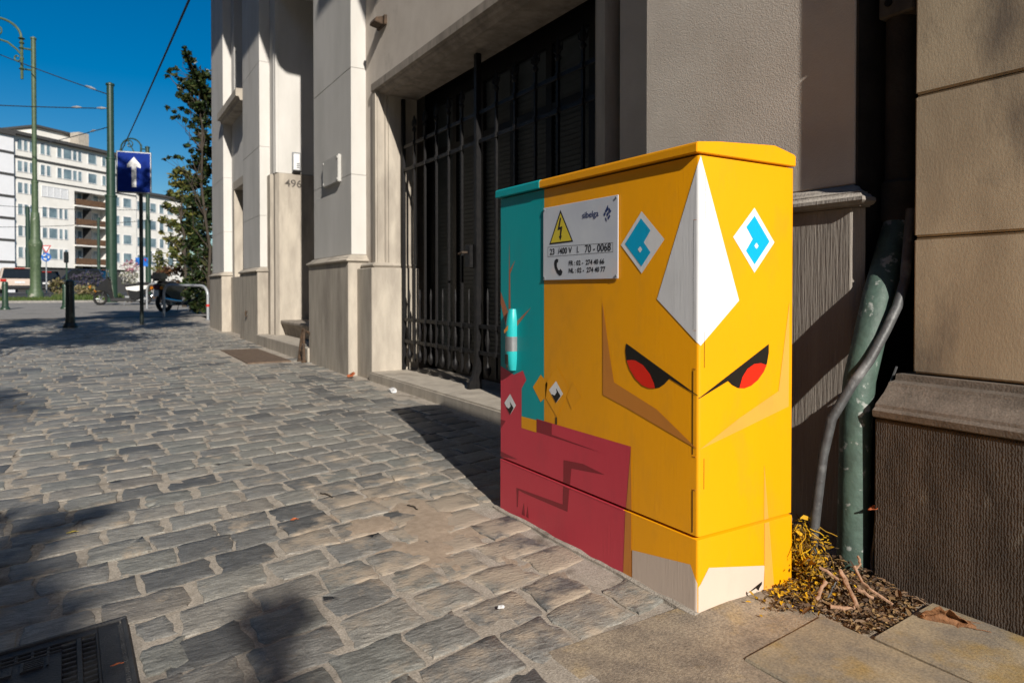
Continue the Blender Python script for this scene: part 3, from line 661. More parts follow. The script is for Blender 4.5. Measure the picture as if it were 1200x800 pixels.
def art(name, layer, colr, pts, seam=True):
    # the sheet of paint, cut at the seam between body and base and folded round the corner
    pieces = {'b': MB(), 't': MB()}
    off0 = .0005 * layer
    for tri in tessellate_polygon([[Vector((p[0], p[1], 0)) for p in pts]]):
        P = [pts[i] for i in tri]
        for key, lo, hi, off in (('b', .0005, .1986, off0 + .0015), ('t', .208, 1.1985, off0)):
            Q = clip(clip(P, 1, lo, False), 1, hi, True)
            if len(Q) < 3: continue
            for a, b in zip(SEGS, SEGS[1:]):
                S = clip(clip(Q, 0, a, False), 0, b, True)
                if len(S) < 3: continue
                pieces[key].add([(*wrap(p[0], off), p[1]) for p in S], [tuple(range(len(S)))])
    for key, par in (('t', body), ('b', base)):
        if pieces[key].f: 
            me_o = pieces[key].build(name, M['p_' + colr], par)
ART = [
('teal_paint', 1, 'teal', [(-1.0541, 1.3156), (-0.7114, 1.2646), (-0.7126, 0.9687), (-0.712, 0.3945), (-0.7118, 0.2541), (-1.0549, 0.1808)]),
('red_paint', 2, 'red', [(-1.0546, 0.5695), (-0.9115, 0.5345), (-0.8491, 0.5567), (-0.826, 0.5249), (-0.8579, 0.49), (-0.8578, 0.3455), (-0.7587, 0.3459), (-0.7588, 0.3945), (-0.2596, 0.3934), (-0.291, 0.0), (-1.055, 0.0)]),
('yellow_patch', 3, 'gold', [(-0.8578, 0.388), (-0.7588, 0.3899), (-0.7587, 0.3459), (-0.8578, 0.3455)]),
('dark_red_mark', 3, 'dred', [(-0.7577, 0.3937), (-0.6636, 0.393), (-0.6636, 0.3555), (-0.4085, 0.3483), (-0.7576, 0.3491)]),
('dark_red_mark', 3, 'dred', [(-0.8898, 0.1174), (-0.5956, 0.1333), (-0.5937, 0.283), (-0.4887, 0.2929), (-0.3793, 0.2835), (-0.5507, 0.2647), (-0.5703, 0.1167), (-0.8316, 0.1108), (-0.8754, 0.1124), (-0.8808, 0.0482), (-0.8862, 0.0468)]),
('dark_red_mark', 3, 'dred', [(-1.0284, 0.2297), (-0.8844, 0.2236), (-1.0284, 0.2064)]),
('dark_red_mark', 3, 'dred', [(-1.0283, 0.3511), (-0.9704, 0.3523), (-1.0283, 0.2963)]),
('dark_red_mark', 3, 'dred', [(-0.8533, 0.0283), (-0.8385, 0.0761), (-0.8324, 0.0285)]),
('dark_red_mark', 3, 'dred', [(-0.8229, 0.0289), (-0.8127, 0.0714), (-0.8067, 0.0265)]),
('tan_strip', 3, 'tan', [(-0.2596, 0.3884), (-0.256, 0.2014), (-0.2534, 0.0016), (-0.2911, 0.0), (-0.2814, 0.1944)]),
('grey_patch', 2, 'greige', [(-0.2515, 0.0926), (-0.0239, 0.1285), (-0.0013, 0.0868), (-0.0002, 0.0), (-0.2512, 0.0024)]),
('grey_patch', 2, 'greige', [(0.0015, 0.0758), (0.0386, 0.1204), (0.2604, 0.0792), (0.2557, 0.0), (0.0014, 0.0)]),
('orange_strip', 2, 'orange', [(0.2596, 0.3628), (0.3034, 0.0), (0.26, 0.0)]),
('white_kite', 2, 'white', [(0.0042, 1.1965), (0.1524, 0.8223), (0.0062, 0.7059), (-0.1533, 0.8251)]),
('white_diamond', 2, 'white', [(-0.2168, 1.0753), (-0.1249, 0.9895), (-0.2161, 0.8977), (-0.3064, 0.9839)]),
('blue_mark', 3, 'blue', [(-0.2191, 1.0553), (-0.1795, 1.0178), (-0.2069, 0.986), (-0.1793, 0.9563), (-0.2162, 0.918), (-0.2875, 0.9863)]),
('white_dot', 4, 'white', [(-0.2212, 0.9758), (-0.2124, 0.9661), (-0.222, 0.9572), (-0.2317, 0.967)]),
('white_diamond', 2, 'white', [(0.2129, 1.0763), (0.2978, 0.9845), (0.2142, 0.898), (0.1277, 0.9927)]),
('blue_mark', 3, 'blue', [(0.213, 1.0542), (0.2764, 0.9859), (0.214, 0.9207), (0.1785, 0.9577), (0.2056, 0.9906), (0.1795, 1.022)]),
('white_dot', 4, 'white', [(0.2207, 0.9807), (0.2295, 0.9725), (0.2208, 0.9632), (0.212, 0.9719)]),
('black_eye', 2, 'black', [(-0.2814, 0.6937), (-0.0021, 0.577), (-0.0021, 0.5755), (-0.1035, 0.6097), (-0.1239, 0.5916), (-0.1425, 0.5804), (-0.1615, 0.5759), (-0.1847, 0.5736), (-0.2125, 0.5785), (-0.2409, 0.5946), (-0.2659, 0.62), (-0.2812, 0.6468), (-0.2855, 0.6719)]),
('red_iris', 3, 'iris', [(-0.2786, 0.6442), (-0.2576, 0.6471), (-0.2411, 0.6469), (-0.2087, 0.6366), (-0.181, 0.6148), (-0.1639, 0.5896), (-0.16, 0.5764), (-0.1847, 0.5736), (-0.2125, 0.5785), (-0.2409, 0.5946), (-0.2659, 0.62)]),
('black_eye', 2, 'black', [(0.276, 0.6996), (-0.0001, 0.5698), (-0.0001, 0.5678), (0.1105, 0.607), (0.1256, 0.5956), (0.1485, 0.5856), (0.1755, 0.5825), (0.2028, 0.5879), (0.2305, 0.6018), (0.2545, 0.6227), (0.269, 0.6461), (0.2762, 0.6753)]),
('red_iris', 3, 'iris', [(0.2666, 0.6408), (0.2422, 0.6475), (0.2143, 0.6465), (0.1868, 0.6349), (0.1675, 0.6151), (0.1546, 0.5849), (0.1755, 0.5828), (0.2028, 0.5879), (0.2305, 0.6018), (0.2545, 0.6227)]),
('tan_cheek', 2, 'tan', [(-0.392, 0.8148), (-0.3575, 0.6548), (-0.3366, 0.5724), (-0.1536, 0.5184), (-0.0028, 0.4367), (-0.2824, 0.5049), (-0.3893, 0.5278)]),
('orange_cheek', 2, 'orange', [(0.3657, 0.8172), (0.3641, 0.5164), (0.1647, 0.4712), (0.0041, 0.4358), (0.1567, 0.5035), (0.3194, 0.5641)]),
('gold_diamond', 2, 'gold2', [(-0.6371, 0.5946), (-0.5725, 0.5328), (-0.5796, 0.4957), (-0.6346, 0.421), (-0.7039, 0.4791), (-0.704, 0.5237)]),
('gold_diamond', 2, 'gold', [(-0.7319, 0.5542), (-0.6906, 0.5297), (-0.7, 0.4797), (-0.7334, 0.4572), (-0.7826, 0.5044)]),
('gold_diamond', 2, 'gold2', [(-0.5442, 0.5509), (-0.496, 0.5069), (-0.5511, 0.4595), (-0.5782, 0.4959)]),
('white_diamond', 3, 'white', [(-0.6385, 0.5423), (-0.5977, 0.504), (-0.6384, 0.4674), (-0.6805, 0.5066)]),
('black_mark', 4, 'black', [(-0.637, 0.5177), (-0.6109, 0.495), (-0.6384, 0.4674), (-0.665, 0.4949), (-0.646, 0.4921), (-0.6332, 0.5051)]),
('black_stem', 3, 'black', [(-0.6414, 0.4199), (-0.6331, 0.4199), (-0.6331, 0.3951), (-0.6413, 0.395)]),
('white_diamond', 4, 'white', [(-0.9373, 0.4601), (-0.8952, 0.4226), (-0.9363, 0.3819), (-0.9795, 0.4203)]),
('black_mark', 5, 'black', [(-0.9391, 0.4308), (-0.9115, 0.4107), (-0.9363, 0.3819), (-0.9644, 0.4073), (-0.9466, 0.4031), (-0.9317, 0.4149)]),
('painted_tree', 2, 'bark', [(-0.9496, 0.7759), (-0.9452, 1.0493), (-0.9415, 0.9271), (-0.9025, 0.961), (-0.9378, 0.911), (-0.9354, 0.7794), (-0.9329, 0.7121), (-0.7939, 0.7889), (-0.9207, 0.6935), (-0.9329, 0.5772), (-0.9703, 0.551), (-0.9453, 0.6567), (-1.028, 0.8434), (-1.0215, 0.8632), (-0.9546, 0.7693)]),
]
for a in ART: art(*a)
MB().box(CX - .0032, CX + .0165, CY + .291, CY + CL - .004, .1962, .1999).build('painted_lip', M['p_red'], base)
# hinge slots beside the corner, alternating between the two sides
for z0, z1 in ((1.035, 1.150), (.648, .742), (.33, .41)): MB().box(CX + .0198, CX + .0209, CY - .0011, CY + .002, z0, z1).build('hinge_slot', M['p_black'], body)
for z0, z1 in ((.748, 1.032), (.42, .640), (.215, .325)): MB().box(CX - .0011, CX + .002, CY + .0183, CY + .0193, z0, z1).build('hinge_slot', M['p_black'], body)
for z in (1.033, .745, .645, .415, .328): MB().box(CX - .0012, CX + .002, CY + .008, CY + .0190, z - .0005, z + .0005).build('hinge_joint', M['p_tan'], body)
# swing handle
hy = CY + .9146
def hshell(z0, z1, w, d0, d1, m, par, name, top=False):
    b = MB(); rings = []
    zs = [z0 + (z1 - z0) * i / 10 for i in range(11)]
    n = 10
    for i, z in enumerate(zs):
        f = min(1, .45 + math.sin(math.pi * min(max((z - .545) / .24, 0), 1)) ** .5 * .6)
        for j in range(n + 1):
            a = math.pi * j / n; b.v.append((CX - (d0 + (d1 - d0) * math.sin(a) ** .6) * (f if f < 1 else 1), hy + w / 2 * math.cos(a) * min(1, f * 1.05), z))
    b.f = [(i * (n + 1) + j, i * (n + 1) + j + 1, (i + 1) * (n + 1) + j + 1, (i + 1) * (n + 1) + j) for i in range(10) for j in range(n)]
    b.f += [tuple(range(n + 1)), tuple(10 * (n + 1) + j for j in range(n + 1))]
    return b.build(name, m, par, smooth=True)
M['p_cyan'] = paint('cyan', (.02, .42, .43), .35)
h = hshell(.552, .780, .050, .001, .030, M['p_cyan'], cab, 'handle')
hshell(.624, .678, .0515, .001, .0308, M['grey_metal'], h, 'grip_band')
MB().box(CX - .0325, CX - .026, hy - .006, hy + .012, .575, .612).build('keyhole', M['p_black'], h, bev=.002)
MB().add([(CX - .0312, hy + .019, .700), (CX - .0322, hy - .012, .722), (CX - .0322, hy - .012, .704), (CX - .0312, hy + .017, .688)], [(0, 1, 2, 3)]).build('painted_stroke', M['p_orange'], h)
# chipped hole at the foot of the short side
b = MB().add([(CX + .185, CY - .0030, .016), (CX + .205, CY - .0030, .023), (CX + .235, CY - .0030, .033), (CX + .250, CY - .0030, .037), (CX + .249, CY - .0030, .029), (CX + .240, CY - .0030, .022), (CX + .235, CY - .0030, .014), (CX + .225, CY - .0030, .0235)], [(0, 1, 7), (1, 2, 7), (2, 3, 4), (2, 4, 5), (2, 5, 7), (5, 6, 7)])
b.build('paint_chip', M['p_black'], base)
# warning plate
plate = MB().box(CX - .0056, CX - .0026, CY + .3142, CY + .7102, .8847, 1.1337).build('warning_plate', mat('plate_face', (.60, .63, .68), (.52, .55, .62), .4, 6, spec=.5, stain=(.66, .60, .60), stain_scale=7, stain_lo=.55, stain_hi=.7), body, bev=.001)
pr_b = mat('print_black', (.02, .02, .025), rough=.6); pr_n = mat('print_navy', (.03, .05, .17), rough=.6); pr_y = mat('print_yellow', (.72, .56, .03), (.62, .50, .05), rough=.5)
def on_plate(pts, fs, m, name, off=.0006):
    MB().add([(CX - .0056 - off, CY + .7102 - a, .8847 + z) for a, z in pts], fs).build(name, m, plate)
def poly_plate(pts, m, name, off=.0006): on_plate(pts, [tuple(t) for t in tessellate_polygon([[Vector((p[0], p[1], 0)) for p in pts]])], m, name, off)
def text_plate(txt, a, z, size, m, name, bold=.0, sx=1.):
    vs, fs = text_polys(txt, size, bold); on_plate([(a + p.x * sx, z + p.y) for p in vs], fs, m, name, .0008)
poly_plate([(.103, .233), (.174, .123), (.038, .121)], pr_b, 'triangle_border', .0005)
poly_plate([(.1035, .222), (.1655, .1275), (.0465, .1262)], pr_y, 'triangle', .0008)
poly_plate([(.101, .207), (.108, .206), (.099, .176), (.115, .178), (.1075, .147), (.112, .147), (.1035, .131), (.0945, .146), (.0995, .146), (.1035, .168), (.087, .166)], pr_b, 'lightning_bolt', .0011)
text_plate('sibelga', .222, .194, .028, pr_n, 'lettering', .0002, 1.12)
# the little leaf-like emblem: diagonal petals
for pts in ([(.350, .224), (.352, .209), (.341, .200), (.336, .206)], [(.354, .216), (.366, .203), (.358, .196), (.353, .206)], [(.333, .203), (.340, .198), (.334, .190), (.329, .196)], [(.343, .197), (.352, .204), (.354, .195), (.346, .187)],
            [(.337, .188), (.343, .183), (.345, .172), (.338, .179)], [(.348, .185), (.357, .194), (.362, .188), (.352, .178)]): poly_plate(pts, pr_n, 'emblem')
for pts in ([(.029, .1135), (.373, .1085), (.373, .1075), (.029, .1125)], [(.029, .0805), (.373, .081), (.373, .080), (.029, .0795)], [(.029, .1135), (.030, .1135), (.030, .08), (.029, .08)], [(.3725, .1085), (.3735, .1085), (.3735, .08), (.3725, .08)]): poly_plate(pts, pr_b, 'box_line')
text_plate('23', .041, .0865, .0285, pr_b, 'lettering', .0004, 1.05); text_plate('/400 V', .090, .0868, .0285, pr_b, 'lettering', .0004, 1.02); text_plate('I.', .194, .0865, .0285, pr_b, 'lettering', .0003, .9)
text_plate('70 - 0068', .236, .0848, .034, pr_b, 'lettering', .0002, .98)
text_plate('FR : 02 -  274 40 66', .150, .0465, .0215, pr_b, 'lettering', .0004, 1.06); text_plate('NL : 02 -  274 40 77', .150, .0225, .0215, pr_b, 'lettering', .0004, 1.06)
poly_plate([(.070, .066), (.079, .071), (.091, .069), (.090, .060), (.083, .056), (.083, .045), (.091, .033), (.098, .032), (.103, .037), (.115, .027), (.110, .016), (.098, .0135), (.082, .024), (.070, .042), (.067, .056)], pr_b, 'phone_sign')
b = MB()
for a, z in ((.008, .241), (.388, .241), (.008, .008), (.388, .008)): b.disc((CX - .0066, CY + .7102 - a, .8847 + z), .0036, (1, 0, 0), .003, 8)
b.build('rivet', M['grey_metal'], plate)
# ------------------------------------------------------------------ planting
def leaf_cloud(b, c, rad, n, size, rg, squash=(1, 1, 1), shell=.35):
    c = Vector(c)
    for _ in range(n):
        d = Vector((rg.gauss(0, 1), rg.gauss(0, 1), rg.gauss(0, 1))).normalized()
        r = rad * (shell + (1 - shell) * rg.random()) * (1 + .45 * mnoise.noise(d * 2.1 + c * 3)); p = c + Vector((d.x * squash[0], d.y * squash[1], d.z * squash[2])) * r
        a = Vector((rg.gauss(0, 1), rg.gauss(0, 1), rg.gauss(0, .6))).normalized(); q = a.orthogonal().normalized()
        q = Matrix.Rotation(rg.uniform(0, 6.28), 3, a) @ q; s = size * rg.uniform(.6, 1.3); o = a.cross(q)
        b.add([p - a * s, p + q * s * .45 + o * s * .08, p + a * s, p - q * s * .45 + o * s * .08], [(0, 1, 2, 3)])
def raw_build(b, name, m, parent, kind=None):
    off = root_of(parent).location if parent else Vector()
    me = bpy.data.meshes.new(name); me.from_pydata([(p[0] - off.x, p[1] - off.y, p[2] - off.z) for p in b.v], [], b.f); me.materials.append(m)
    o = bpy.data.objects.new(name, me); COL.objects.link(o)
    if parent: o.parent = parent
    if kind: o['kind'] = kind
    return o
M['leaf_street'] = leaf_mat('leaf_street', [(.05, .085, .02), (.07, .11, .03), (.04, .07, .018), (.09, .12, .03)])
M['leaf_ivy'] = leaf_mat('leaf_ivy', [(.018, .032, .012), (.028, .045, .014), (.035, .055, .016), (.055, .06, .018), (.022, .036, .014)], .35, .12)
M['leaf_olive'] = leaf_mat('leaf_olive', [(.13, .14, .03), (.17, .165, .04), (.09, .115, .03), (.21, .18, .05), (.07, .09, .025)])
M['leaf_brown'] = leaf_mat('leaf_brown', [(.13, .06, .03), (.09, .045, .025), (.17, .085, .04), (.07, .05, .025)])
M['leaf_grass'] = leaf_mat('leaf_grass', [(.07, .12, .025), (.10, .15, .035), (.05, .09, .02), (.13, .15, .05)])
M['leaf_lavender'] = leaf_mat('leaf_lavender', [(.10, .085, .14), (.07, .065, .09), (.13, .11, .16), (.08, .09, .05)])
M['leaf_straw'] = leaf_mat('leaf_straw', [(.28, .22, .12), (.20, .17, .08), (.14, .15, .05), (.33, .27, .17)])
M['leaf_pink'] = leaf_mat('leaf_pink', [(.50, .25, .30), (.55, .44, .44), (.40, .13, .19), (.2, .22, .12)])
M['leaf_white'] = leaf_mat('leaf_white', [(.62, .60, .55), (.50, .47, .40), (.18, .2, .1), (.66, .66, .62)])
M['leaf_orange'] = leaf_mat('leaf_orange', [(.65, .25, .02), (.7, .4, .03)])
M['bark'] = mat('bark', (.075, .06, .045), (.04, .032, .025), .95, 14, (1, 1, .3), bump=.8, bscale=50)
def limb(a, b_, bend, rg, k=5):
    a, b_ = Vector(a), Vector(b_); pts = []
    for i in range(k + 1):
        t = i / k; p = a.lerp(b_, t); p += Vector((rg.uniform(-1, 1), rg.uniform(-1, 1), rg.uniform(-.3, .3))) * bend * math.sin(math.pi * t); pts.append(p)
    return pts
def tree(name, label, cat, base, top, r0, clumps, leafm, size, dens, seed, fork=.35, twig=True):
    rg = random.Random(seed); base, top = Vector(base), Vector(top)
    t = empty(name, base, 0, label, cat)
    path = limb(base, top, .12, rg, 7); n = len(path)
    raw = MB().tube(path, [r0 * (1.25 if i == 0 else 1 - .75 * i / n) for i in range(n)], 9)
    lim = MB()
    for c, rad in clumps:
        c = Vector(c); k = min(n - 2, max(1, int((fork + .5 * rg.random()) * n)))
        cand = [p for p in path if p.z < c.z - .1] or [path[0]]
        p0 = cand[-1] if rg.random() < .6 else cand[max(0, len(cand) - 2)]
        lim.tube(limb(p0, c, .12 * (c - p0).length, rg, 4), [r0 * .28, r0 * .22, r0 * .17, r0 * .12, r0 * .05], 5)
        for _ in range(3):
            e = c + Vector((rg.uniform(-1, 1), rg.uniform(-1, 1), rg.uniform(-.7, 1))) * rad * .8
            lim.tube([c, (c + e) / 2 + Vector((0, 0, .02)), e], [r0 * .08, r0 * .05, .004], 4)
    tr = raw_build(raw, 'trunk', M['bark'], t); raw_build(lim, 'limbs', M['bark'], t)
    cr = MB()
    for c, rad in clumps: leaf_cloud(cr, c, rad, int(dens * rad ** 2), size, rg, (1, 1, .85), .15)
    raw_build(cr, 'crown', leafm, t)
    return t
# two street trees along the kerb, whose shade falls across the cobbles
SV = Vector((math.sin(R(SUN_AZ)) * math.cos(R(SUN_EL)), math.cos(R(SUN_AZ)) * math.cos(R(SUN_EL)), math.sin(R(SUN_EL))))
rg = random.Random(21); cl = []
for i in range(44):
    th = rg.uniform(0, 6.28); zz_ = rg.uniform(-1, 1); rr = math.sqrt(1 - zz_ * zz_) * rg.uniform(.35, 1) ** .6
    cl.append((Vector((-2.15 + 2.0 * rr * math.cos(th), 6.1 + 2.1 * rr * math.sin(th), 6.35 + 3.1 * zz_)), rg.uniform(.55, .85)))
tree('street_tree', 'broad leafy street tree at the kerb whose shade crosses the pavement beyond the bollards', 'tree', (-2.3, 6.0, .02), (-2.1, 6.1, 8.4), .13, cl, M['leaf_street'], .10, 640, 5)
cl = []
def shade(x, y, z, r):   # a bough at height z on the sun's ray through the ground point (x, y)
    t_ = z / SV.z; cl.append((Vector((x, y, 0)) + SV * t_, r))
for i in range(44): shade(rg.uniform(-2.4, -.45), rg.uniform(1.35, 2.8), rg.uniform(4.2, 6.0), rg.uniform(.30, .42))
for x, y, z, r in ((-.27, 2.62, 4.3, .20), (-.24, 2.35, 4.5, .22), (-.20, 2.1, 4.6, .22), (-.14, 1.85, 4.4, .19), (-.14, 1.62, 4.3, .2), (-.12, 1.45, 4.4, .18), (-.08, 2.98, 4.2, .09), (-.02, 3.02, 4.2, .07), (-.2, 2.95, 4.3, .12), (-.4, 2.95, 4.4, .2), (-.38, 1.9, 4.5, .3), (-.35, 1.6, 4.5, .3), (.40, 1.83, 3.6, .10), (.44, 1.90, 3.7, .06), (.33, 1.72, 3.6, .06), (.31, 1.50, 3.8, .11), (.22, 1.42, 3.8, .10)): shade(x, y, z, r)
for i in range(14): cl.append((Vector((rg.uniform(-5.5, -3.4), rg.uniform(-8.5, -6.5), rg.uniform(5.5, 7.5))), rg.uniform(.5, .8)))
tree('street_tree', 'leafy street tree near the camera at the kerb, its boughs shading the drain cover', 'tree', (-4.1, -6.9, 0), (-3.9, -6.9, 6.6), .14, cl, M['leaf_street'], .07, 1700, 6)

def px_cl(lst, d): return [(survey(u, v, d + dd), r * d / 800) for u, v, r, dd in lst]
iv = [(218, 58, 3, 0), (221, 64, 6, 0), (224, 72, 7, 0), (228, 82, 7, .2), (232, 90, 9, 0), (240, 90, 10, .3), (236, 102, 10, 0), (243, 110, 11, .2), (228, 106, 8, .1), (222, 98, 6, 0), (214, 94, 5, .1), (207, 90, 4, 0), (200, 86, 3, 0), (202, 83, 3, 0), (208, 82, 3, 0), (198, 90, 2.5, 0), (214, 104, 5, .1),
      (220, 116, 7, 0), (228, 122, 8, .2), (236, 126, 10, 0), (243, 132, 9, .3), (213, 112, 5, 0), (240, 144, 9, .2), (232, 140, 7, .1), (222, 132, 4, .1), (214, 128, 3, 0), (206, 131, 2.5, 0), (198, 127, 2.2, 0), (210, 138, 3, 0), (204, 139, 2.5, 0), (218, 141, 3.5, 0), (226, 148, 5, 0), (236, 156, 8, .2), (243, 164, 9, .3), (232, 164, 5, 0), (240, 176, 9, .2),
      (236, 190, 9, .2), (226, 178, 3.5, 0), (220, 172, 3, 0), (217, 171, 2, 0), (230, 184, 4, 0), (222, 190, 3, 0), (214, 186, 2.5, 0), (206, 184, 2.6, 0), (199, 185, 2.4, 0), (193, 187, 2.2, 0), (243, 200, 10, .3), (238, 212, 10, .2), (244, 226, 10, .3), (238, 238, 11, .2), (242, 252, 11, .3), (240, 266, 12, .2), (236, 280, 12, .4), (242, 294, 12, .3), (238, 308, 13, .3), (241, 322, 13, .3), (238, 336, 13, .3), (242, 348, 11, .2), (240, 360, 10, .2),
      (228, 215, 10, .5), (226, 240, 11, .5), (224, 262, 11, .5), (226, 285, 12, .5), (224, 306, 12, .5), (226, 328, 12, .5), (224, 346, 10, .5), (228, 358, 8, .4), (230, 196, 8, .5), (250, 120, 12, .6), (252, 180, 12, .6), (252, 240, 14, .6), (252, 300, 14, .6)]
tree('ivy_tree', 'tall dark ivy clad tree rising beside the far corner of the house', 'tree', survey(244, 372, 19.2), survey(238, 100, 19.4), .05, px_cl(iv, 19.3), M['leaf_ivy'], .095, 2300, 8)
ol = [(207, 206, 8, 0), (213, 200, 7, 0), (221, 206, 8, .5), (205, 216, 6, 0), (214, 216, 8, .3), (222, 220, 9, .5), (228, 210, 8, .6), (200, 226, 5, 0), (208, 230, 8, .2), (218, 234, 10, .5), (228, 232, 10, .7), (196, 240, 6, 0), (205, 246, 8, .3), (216, 250, 10, .5), (228, 252, 11, .7), (192, 258, 6, 0), (202, 262, 8, .3), (214, 268, 11, .5), (226, 272, 11, .7), (190, 272, 4, 0), (200, 280, 8, .3), (212, 286, 11, .5), (226, 290, 12, .7), (204, 296, 9, .3), (216, 304, 12, .5), (228, 312, 12, .7)]
tree('bush_tree', 'olive green bushy young tree left of the dark ivy tree', 'tree', survey(216, 362, 24), survey(214, 215, 24.3), .07, px_cl(ol, 24), M['leaf_olive'], .10, 1500, 9)
# brown hedge, shrubs and the flower bed
def shrub(name, label, cat, u, v, d, clumps, lm, size, dens, seed):
    rg = random.Random(seed); p = survey(u, v, d); p.z = gz(p.y); t = empty(name, p, 0, label, cat); b = MB(); s = MB()
    for cu, cv, r in clumps:
        c = survey(cu, cv, d + rg.uniform(-.2, .4)); leaf_cloud(b, c, r * d / 800, int(dens * (r * d / 800) ** 2), size, rg, (1, 1, .9), .1)
        s.tube([p + Vector((rg.uniform(-.1, .1), 0, 0)), (p + c) / 2 + Vector((rg.uniform(-.05, .05), 0, 0)), c], [.018, .012, .005], 4)
    raw_build(s, 'stems', M['bark'], t); raw_build(b, 'leaves', lm, t)
shrub('brown_shrub', 'rust brown leafy shrub behind the bicycle stand', 'shrub', 200, 356, 25.5, [(186, 322, 8), (196, 318, 9), (207, 316, 9), (218, 318, 10), (184, 336, 8), (196, 334, 10), (208, 334, 10), (220, 336, 10), (190, 347, 8), (204, 348, 9), (230, 330, 10)], M['leaf_brown'], .08, 1700, 31)
shrub('conifer_shrub', 'small upright green shrub poking above the rust brown shrub', 'shrub', 188, 352, 26.5, [(187, 296, 5), (185, 303, 7), (190, 308, 8), (186, 315, 9), (192, 318, 8)], M['leaf_olive'], .07, 1600, 32)
shrub('pink_flowers', 'shrub covered in pink blossom between the tram pole and the sign post', 'shrub', 155, 352, 29, [(146, 311, 5), (152, 308, 6), (160, 311, 6), (149, 316, 5), (157, 316, 6)], M['leaf_pink'], .06, 900, 33)
shrub('white_flowers', 'white flowering shrub just below the pink blossom', 'shrub', 152, 352, 28, [(146, 322, 6), (154, 324, 7), (160, 322, 6), (148, 330, 6), (157, 331, 6)], M['leaf_white'], .06, 1800, 34)
shrub('lavender_shrub', 'mauve lavender shrub at the far end of the flower bed', 'shrub', 108, 348, 32, [(86, 326, 6), (94, 324, 7), (104, 323, 7), (114, 325, 7), (122, 330, 7), (98, 332, 8), (110, 333, 8)], M['leaf_lavender'], .06, 1800, 35)
shrub('straw_grass', 'straw coloured ornamental grass in the flower bed left of the tall bollard', 'shrub', 68, 350, 32, [(62, 333, 6), (68, 331, 7), (74, 334, 7), (66, 341, 6), (72, 343, 6)], M['leaf_straw'], .08, 1500, 36)
shrub('straw_grass', 'straw coloured ornamental grass in front of the mauve lavender', 'shrub', 100, 350, 31, [(90, 337, 6), (97, 340, 7), (106, 339, 7), (114, 340, 7), (122, 337, 7), (128, 332, 6), (94, 346, 5), (108, 347, 5)], M['leaf_straw'], .08, 1500, 37)
shrub('orange_flowers', 'orange flowers dotted at the right end of the flower bed', 'shrub', 126, 350, 30.5, [(106, 336, 2), (124, 339, 2.5), (112, 341, 2), (131, 335, 2)], M['leaf_orange'], .05, 2500, 38)
rg = random.Random(77); b = MB()
for i in range(9000):
    x = rg.uniform(-7, 1.15); y = 33.2 + rg.random() ** 1.2 * 6; z = gz(y); hh = rg.uniform(.05, .15) * (1 + 1.2 * (x > -1.5)); a = rg.uniform(0, 6.28); ww = .02
    b.add([(x - ww * math.cos(a), y - ww * math.sin(a), z), (x + ww * math.cos(a), y + ww * math.sin(a), z), (x + rg.uniform(-.05, .05), y + rg.uniform(-.05, .05), z + hh)], [(0, 1, 2)])
raw_build(b, 'grass', M['leaf_grass'], None, 'stuff')
sheet('verge', [-9, -5, 0, 1.3], [32.6, 34, 36, 38, 40], .03, mat('verge_soil', (.06, .09, .025), (.05, .05, .03), .95, 20), 'structure')
MB().box(-9, 1.4, 32.5, 32.6, gz(32.5) - .1, gz(32.5) + .09).build('verge_kerb', M['paving'], None, kind='structure')

# ------------------------------------------------------------------ street furniture
M['green_paint'] = mat('green_paint', (.024, .055, .034), (.016, .038, .024), .4, 10, spec=.5, bump=.1, bscale=40, stain=(.14, .17, .13), stain_scale=3, stain_lo=.68, stain_hi=.74)
M['green_faded'] = mat('green_faded', (.085, .125, .065), (.05, .08, .04), .5, 10, spec=.4, stain=(.3, .3, .25), stain_scale=2.5, stain_lo=.66, stain_hi=.72)
M['bollard_paint'] = mat('bollard_paint', (.012, .018, .016), (.02, .028, .025), .4, 12, spec=.5)
def bollard(u, v, d, h, label, m):
    p = survey(u, v, d); p.z = gz(p.y)
    t = empty('bollard', p, 0, label, 'bollard', 'bollards on the pavement')
    MB().lathe([(.0, 0), (.135, 0), (.135, .03), (.12, .06), (.095, .10), (.0, .10)], n=14).build('foot', m, t, smooth=True, local=True)
    MB().lathe([(.0, .09), (.092, .09), (.085, .2), (.072, h - .12), (.07, h - .11)], n=14).build('shaft', m, t, smooth=True, local=True)
    MB().lathe([(.07, h - .115), (.084, h - .11), (.086, h - .09), (.08, h - .075), (.082, h - .05), (.07, h - .015), (.03, h), (0, h)], n=14).build('cap', m, t, smooth=True, local=True)
bollard(82, 384, 13.84, .97, 'tall black bollard standing in the tree shade, nearest of the three', M['bollard_paint'])
bollard(6, 363, 21, .87, 'dark green bollard at the very left edge near the parked car', M['green_paint'])
bollard(76.3, 362, 21.9, .80, 'green bollard half hidden behind the tall black bollard', M['green_paint'])

